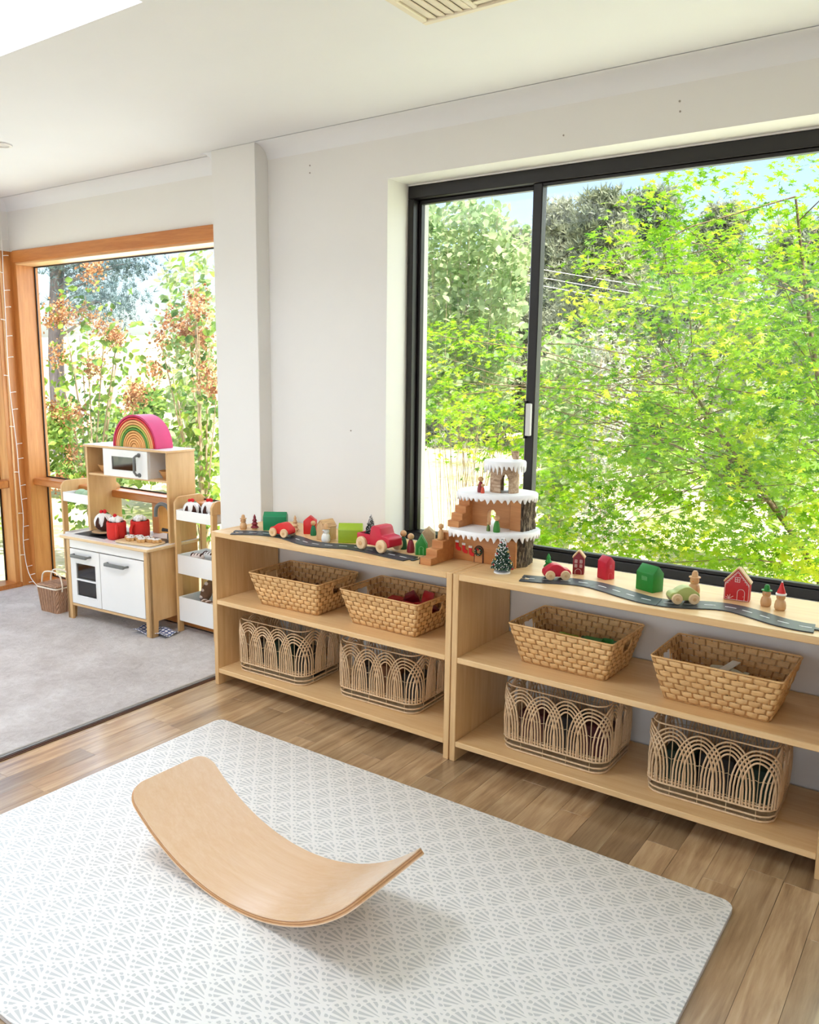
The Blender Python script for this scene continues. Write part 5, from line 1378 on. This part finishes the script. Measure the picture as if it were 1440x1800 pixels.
# ---- the big maple outside the window
mp = thing('maple_tree', 'big lime green maple tree filling the view of the right window pane', 'tree', (2.45, 2.35, GZ))
root = np.array(mp.location)
poly_hi = [(900, 640), (945, 560), (1000, 500), (1060, 420), (1110, 330), (1180, 290), (1260, 262), (1440, 225), (1640, 200)]
def top_at(px): return np.interp(px, [p[0] for p in poly_hi], [p[1] for p in poly_hi])
cl = []
while len(cl) < 1000:
    px = rng.uniform(640, 1700); y = rng.uniform(1.15, 3.6); py = rng.uniform(220, 1010)
    if px < 900:
        t = 560 + (900 - px) * .02
        if py < t or py > 800 - (900 - px) * .2: continue
        if y < 1.6: continue
    else:
        if py < top_at(px) + rng.uniform(-14, 26): continue
    if px > 1180 and py < 420 and rng.random() < .45: continue
    if 930 < px < 1045 and py < 640 and rng.random() < .6: continue
    if 1020 < px < 1110 and 560 < py < 640 and y < 3: continue
    p = at(px, py, y=y)
    if p.z < GZ + .05: continue
    cl.append((p.x, p.y, p.z))
cl = np.array(cl)
P, Rm, S = [], [], []
for c in cl:
    n = int(rng.integers(20, 34)); r = rng.uniform(.16, .30)
    a = rng.uniform(0, 2 * math.pi, n); q = r * np.sqrt(rng.uniform(0, 1, n))
    tilt = rng.normal(0, .22, 2)
    dx, dy = q * np.cos(a), q * np.sin(a)
    dz = dx * tilt[0] + dy * tilt[1] - .5 * q ** 2 / r + rng.normal(0, .022, n)
    P.append(np.stack([c[0] + dx, c[1] + dy, c[2] + dz], 1))
    Rm.append(frames(n, (-tilt[0], -tilt[1] - .25, 1), .36, (0, -.6, -.35), .8)); S.append(rng.uniform(.024, .044, n))
P = np.concatenate(P) - root; Rm = np.concatenate(Rm); S = np.concatenate(S)
near, far = nearest_split(P + root, 300)
leaf_parts(maple_leaf(), P[near], Rm[near], S[near], M_MAPLE, mp)
scatter('foliage', maple_leaf(), P[far], Rm[far], S[far], M_MAPLE, mp)
limbs = []
for k, (tx, ty, tz, bx) in enumerate(((1.2, 2.6, 1.5, .0), (1.9, 2.1, 2.3, .0), (2.7, 2.0, 2.9, .1), (3.3, 2.3, 2.8, .15), (2.35, 2.9, 2.7, .05), (3.9, 2.6, 2.0, .2))):
    b0 = Vector((bx, .05 * (k % 3), 0)); e = Vector((tx, ty, tz)) - Vector(root)
    pts = spline([b0, b0.lerp(e, .28) + Vector((0, 0, .22)), b0.lerp(e, .62) + Vector((rnd(-.08, .08), 0, .16)), e], 5)
    n = len(pts); MB().tube(pts, [.026 * (1 - .85 * i / n) for i in range(n)], 7).build('limb', M_TRUNK, mp, smooth=60); limbs += pts[4:]
tw = MB(); LM = np.array([list(p) for p in limbs])
for c in cl[::9]:
    q = c - root; j = rng.choice(np.argsort(((LM - q) ** 2).sum(1) + (LM[:, 2] > q[2]) * .4)[:8]); a = Vector(LM[j]); b = Vector(q)
    tw.tube([a, a.lerp(b, .5) + Vector((0, 0, .06)), b], [.004, .003, .0015], 4)
o = tw.build('twigs', M_TRUNK, mp); o['kind'] = 'stuff'

# ---- tall shrubs, hedges and far trees
def shoot_shrub(name, label, base_pts, tops, n_leaf, size, mtl, tpl=None, up=.5, group=None, stem_r=.003, parts=0, jit=.05, lo=.15):
    c = Vector(base_pts[0]); s = thing(name, label, 'shrub', (c.x, c.y, c.z), 0, group); st = MB(); P, Rm, S = [], [], []
    for b, t in zip(base_pts, tops):
        b, t = Vector(b) - c, Vector(t) - c; m_ = b.lerp(t, .5) + Vector((rnd(-.06, .06), rnd(-.06, .06), 0)); pts = spline([b, m_, t], 5)
        st.tube(pts, [stem_r * (1 - .7 * i / len(pts)) for i in range(len(pts))], 5)
        k = np.sort(rng.uniform(lo, 1, n_leaf)); A = np.array([list(p) for p in pts]); f = k * (len(A) - 1); i0 = np.minimum(f.astype(int), len(A) - 2); pp = A[i0] + (A[i0 + 1] - A[i0]) * (f - i0)[:, None]
        pp += rng.normal(0, jit, pp.shape) * np.array((1, 1, .4)); P.append(pp); Rm.append(frames(n_leaf, (0, -.5, .8), .6, (0, 0, up), .7)); S.append(rng.uniform(.7, 1.3, n_leaf) * size)
    st.build('stems', M_TRUNKL, s, smooth=60)
    P = np.concatenate(P); Rm = np.concatenate(Rm); S = np.concatenate(S); tpl = tpl or oval_leaf()
    if parts:
        a, b = nearest_split(P + np.array(c), parts); leaf_parts(tpl, P[a], Rm[a], S[a], mtl, s); P, Rm, S = P[b], Rm[b], S[b]
    scatter('foliage', tpl, P, Rm, S, mtl, s); return s
M_PALE = leafmat('pale_shrub_leaf', srgb(206, 220, 172), srgb(140, 172, 112), .55, 3)
M_SILV = leafmat('silvery_leaf', srgb(214, 216, 206), srgb(170, 176, 158), .4, 3)
M_MID = leafmat('mid_green_leaf', srgb(186, 210, 120), srgb(118, 160, 78), .55, 3)
M_FAR = leafmat('far_tree_leaf', srgb(182, 190, 168), srgb(136, 150, 128), .35, .7)  # distance haze is mixed into this and the next leaf colour
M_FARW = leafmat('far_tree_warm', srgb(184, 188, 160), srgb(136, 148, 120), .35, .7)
def from_px(lst, y0, y1, zb=GZ, n=1, jx=14):
    B, T = [], []; cxm = at(sum(p[0] for p in lst) / len(lst), 600, y=(y0 + y1) / 2).x
    for px, py in lst:
        for _ in range(n):
            y = rng.uniform(y0, y1); t = at(px + rng.uniform(-jx, jx), py + rng.uniform(-10, 30), y=y); B.append((cxm + (t.x - cxm) * .3 + rnd(-.08, .08), y + rnd(-.1, .1), zb)); T.append(tuple(t))
    return B, T
B, T = from_px([(745, 372), (765, 362), (790, 352), (812, 345), (835, 342), (858, 352), (880, 368), (900, 392), (925, 420)], 4.2, 5.2, GZ, 7)
shoot_shrub('tall_shrub', 'tall pale green shrub of upright shoots behind the narrow window pane', B, T, 95, .075, M_PALE, lo=.42)
B, T = from_px([(955, 610), (975, 590), (1000, 585), (1015, 600), (1040, 600), (990, 630)], 4.0, 4.8, GZ, 4)
shoot_shrub('tall_shrub', 'pale leafy shrub left of the maple behind the wide window pane', B, T, 60, .08, M_PALE)
B, T = from_px([(1040, 590), (1060, 575), (1080, 572), (1098, 585)], 3.9, 4.3, GZ, 5)
shoot_shrub('silver_shrub', 'silvery white feathery shrub beside the maple', B, T, 60, .07, M_SILV, oval_leaf(.18))
def blob_tree(name, label, px, py, y, w, h, mtl, n, size, tpl, group, trunk=True, zb=None, cat='tree'):
    t = at(px, py, y=y); zb = GZ + max(0, y - 10) * .035 if zb is None else zb; s = thing(name, label, cat, (t.x, y, zb), 0, group); top = t.z - zb
    k = max(6, int(n / 40)); cz = top - rng.uniform(0, 1, k) ** 1.3 * h; u = (top - cz) / h; rr = w * np.sqrt(np.clip(u, .03, 1)) * rng.uniform(.3, 1, k); a = rng.uniform(0, 2 * math.pi, k)
    C_ = np.stack([rr * np.cos(a), rr * np.sin(a) * .8, cz], 1); P = np.repeat(C_, 40, 0) + np.clip(rng.normal(0, w * .16, (k * 40, 3)), -w * .25, w * .25) * np.array((1, 1, .8))
    scatter('foliage', tpl, P, frames(len(P), (0, -.5, .8), .7), rng.uniform(.7, 1.3, len(P)) * size, mtl, s)
    if trunk:
        m = MB().tube(spline([(0, 0, 0), (rnd(-.2, .2), 0, top * .4), (rnd(-.3, .3), 0, top * .85)], 4), [w * .07 * (1 - .07 * i) for i in range(9)], 7); m.build('trunk', M_TRUNK, s, smooth=60)
        for c in C_[::max(1, k // 7)]: MB().tube([(0, 0, c[2] * .75), tuple(c)], [w * .025, w * .008], 5).build('branch', M_TRUNK, s)
    return s
FL = ['far olive tree at the left of the hill behind the narrow pane', 'far grey green tree behind the window mullion', 'far brownish tree on the hill above the pale shrub', 'far spiky tree on the hill left of the maple top', 'far tree behind the maple crown', 'far tree behind the maple at the right', 'far tree seen past the maple at the right edge']
for k, (px, py, w_) in enumerate(((800, 470, 1.5), (905, 420, 1.3), (985, 368, 1.3), (1062, 362, 1.3), (1150, 352, 1.4), (1270, 380, 1.5), (1420, 420, 1.6))):
    blob_tree('far_tree', FL[k], px, py, 14 + 3.4 * (k % 3), w_, 5.0, (M_FAR, M_FARW)[k % 2 if k != 2 else 1], 7200, .17, tuft(6, .13), 'trees on the hill')
for k, (px, py) in enumerate(((1000, 700), (1160, 700), (1350, 700))):
    blob_tree('garden_bush', ['low bush left of the maple', 'low bush behind the maple', 'low bush right of the maple'][k], px, py, 5.6 + .6 * (k % 2), .55, 1.1, M_MID if k % 2 else M_PALE, 1400, .10, oval_leaf(), 'bushes behind the maple', False, cat='shrub')
ow = thing('overhead_wires', 'three thin overhead wires crossing the sky left of the maple', 'wires', tuple(at(1000, 480, y=9)))
for k in range(3):
    a = at(930, 468 + 14 * k, y=9); b = at(1130, 500 + 16 * k, y=9); c = Vector(ow.location)
    MB().tube([a - c - (b - a) * 2, (a + b) / 2 - c - Vector((0, 0, .02)), b - c + (b - a) * 2], .005, 5).build('wire', M_WIRE, ow)

# ---- crepe myrtles outside the sunroom
M_CREPE = leafmat('crepe_leaf', srgb(172, 204, 86), srgb(82, 126, 56), .5, 5); M_DRY = leafmat('dry_flower', srgb(226, 178, 132), srgb(170, 112, 72), .3, 12, .8)
def crepe(label, base_px, tips, flowers, y, parts):
    b = at(base_px[0], base_px[1], y=y); s = thing('crepe_myrtle', label, 'shrub', (b.x, y, GZ), 0, 'crepe myrtles'); c = Vector(s.location); P, Rm, S = [], [], []
    for k, (px, py) in enumerate(tips):
        t = at(px, py, y=y + rnd(-.35, .35)) - c; m_ = Vector((t.x * .35, t.y * .4, t.z * .5)); pts = spline([(rnd(-.06, .06), rnd(-.05, .05), 0), m_, t], 6); n = len(pts)
        MB().tube(pts, [.014 * (1 - .85 * i / n) for i in range(n)], 6).build('stem', M_TRUNKL, s, smooth=60)
        A = np.array([list(p) for p in pts[n // 3:]]); q = A[rng.integers(0, len(A), 70)] + rng.normal(0, .12, (70, 3)); P.append(q); Rm.append(frames(70, (0, -.7, .6), .6, (0, 0, -.3), .7)); S.append(rng.uniform(.045, .085, 70))
    P = np.concatenate(P); Rm = np.concatenate(Rm); S = np.concatenate(S); na, fb = nearest_split(P + np.array(c), 300); leaf_parts(oval_leaf(), P[na], Rm[na], S[na], M_CREPE, s)
    scatter('foliage', oval_leaf(), P[fb], Rm[fb], S[fb], M_CREPE, s)
    for px, py in flowers:
        t = np.array(at(px, py, y=y + rnd(-.3, .1)) - c); q = t + rng.normal(0, 1, (170, 3)) * np.array((.042, .042, .052)); 
        scatter('dry_flower_head', oval_leaf(.5), q, frames(170, (0, -.4, .8), .9), rng.uniform(.014, .028, 170), M_DRY, s, 'stuff')
crepe('crepe myrtle with dry brown flower heads outside the sunroom window, left', (165, 870), [(110, 540), (150, 520), (185, 570), (205, 600), (90, 600), (130, 640), (230, 680), (165, 700), (115, 760), (260, 650), (200, 650), (95, 680), (140, 590), (215, 560)],
      [(108, 545), (88, 560), (152, 552), (118, 560), (178, 572), (196, 590), (205, 594), (160, 645), (172, 640), (102, 625), (235, 692), (245, 690), (95, 720), (120, 735), (140, 730), (230, 705), (270, 652), (158, 478), (168, 470), (105, 850), (130, 800), (150, 855)], 1.75, 300)
crepe('crepe myrtle with dry brown flower heads outside the sunroom window, right', (355, 800), [(345, 520), (330, 560), (350, 590), (285, 610), (370, 560), (300, 640), (365, 640), (310, 690), (380, 700), (340, 460)],
      [(345, 530), (352, 540), (322, 575), (328, 585), (350, 590), (356, 600), (285, 598), (365, 655), (372, 680), (300, 560)], 1.9, 200)
B, T = from_px([(295, 470), (315, 455), (335, 445), (355, 440), (370, 448)], 3.2, 3.8, GZ, 5, 8)
shoot_shrub('tall_shrub', 'upright pale shrub outside the sunroom beside the pillar', B, T, 40, .085, M_PALE)
for k, (px, py) in enumerate(((110, 720), (190, 735), (262, 700), (330, 690))):
    blob_tree('garden_bush', ['sunlit bush outside the sunroom at the far left', 'sunlit bush behind the rainbow stacker', 'sunlit bush right of the rainbow stacker', 'sunlit bush outside the sunroom near the pillar', 'sunlit bush hidden behind the pillar'][k], px, py, 4.2 + .9 * (k % 2), .46, 1.0, (M_MID, M_PALE)[k % 2], 1300, .10, oval_leaf(), 'bushes outside the sunroom', False, cat='shrub')
# pine with bare branches
pt = thing('pine_tree', 'dark blue green pine with a grey trunk beyond the sunroom window', 'tree', tuple(at(103, 700, y=7)))
c = Vector(pt.location); pt.location.z = GZ; c = Vector(pt.location)
a = at(101, 420, y=7) - c
MB().tube(spline([(0, 0, 0), (0, 0, a.z * .5), (a.x, 0, a.z), (a.x, 0, a.z + 2)], 5), [.16 - .004 * i for i in range(16)], 9).build('trunk', wood('grey_bark', srgb(134, 128, 132), srgb(96, 92, 98), 'z', 2, .9, 5), pt, smooth=60)
M_PINE_N = leafmat('pine_needle', srgb(110, 138, 140), srgb(64, 88, 92), .3, 2)
P = []
for k, (px, py) in enumerate(((130, 480), (165, 460), (190, 490), (210, 470), (140, 515), (175, 530), (205, 520), (120, 455), (232, 462), (195, 550), (90, 460), (150, 440), (180, 440))):
    t = at(px, py, y=7 + rnd(-.8, .8)) - c; st = Vector((a.x * .6, 0, t.z - .35))
    MB().tube(spline([st, st.lerp(t, .5) + Vector((0, 0, .08)), t], 4), [.035 - .003 * i for i in range(9)], 6).build('branch', MATS['grey_bark'], pt, smooth=60)
    P.append(np.array(t) + rng.normal(0, 1, (110, 3)) * np.array((.26, .3, .14)))
P = np.concatenate(P); scatter('needles', tuft(7, .05), P, frames(len(P), (0, 0, 1), .8), rng.uniform(.09, .17, len(P)), M_PINE_N, pt)
for k, (px, py, hgt) in enumerate(((138, 585, 0), (206, 610, 0))):
    t = at(px, py, y=6); o = thing('garden_post', ['pale timber post outside the sunroom, left one', 'pale timber post outside the sunroom, right one'][k], 'post', (t.x, 6, GZ), 0, 'garden posts')
    MB().box(-.06, .06, -.06, .06, 0, t.z - GZ).build('post', paint('pale_post', srgb(208, 210, 212), .8, .06, 20), o, bevel=.006); MB().box(-.07, .07, -.07, .07, t.z - GZ, t.z - GZ + .03).build('cap', paint('pale_post', srgb(208, 210, 212), .8, .06, 20), o)
# hedge seen through the far left window
for k in range(4):
    P = np.clip(rng.normal(0, 1, (900, 3)), -1.6, 1.6) * np.array((.38, .38, .45)) + np.array((0, 0, 1.0)); s = thing('garden_bush', ['bush outside the far left window nearest the corner post', 'second bush outside the far left window', 'third bush outside the far left window', 'fourth bush outside the far left window'][k], 'shrub', (-5.2 - .4 * (k % 2), 1.2 - 1.75 * k, GZ), 0, 'bushes outside the left window')
    scatter('foliage', oval_leaf(), P, frames(900, (.4, 0, .8), .7), rng.uniform(.07, .13, 900), (M_MID, M_PALE)[k % 2], s)
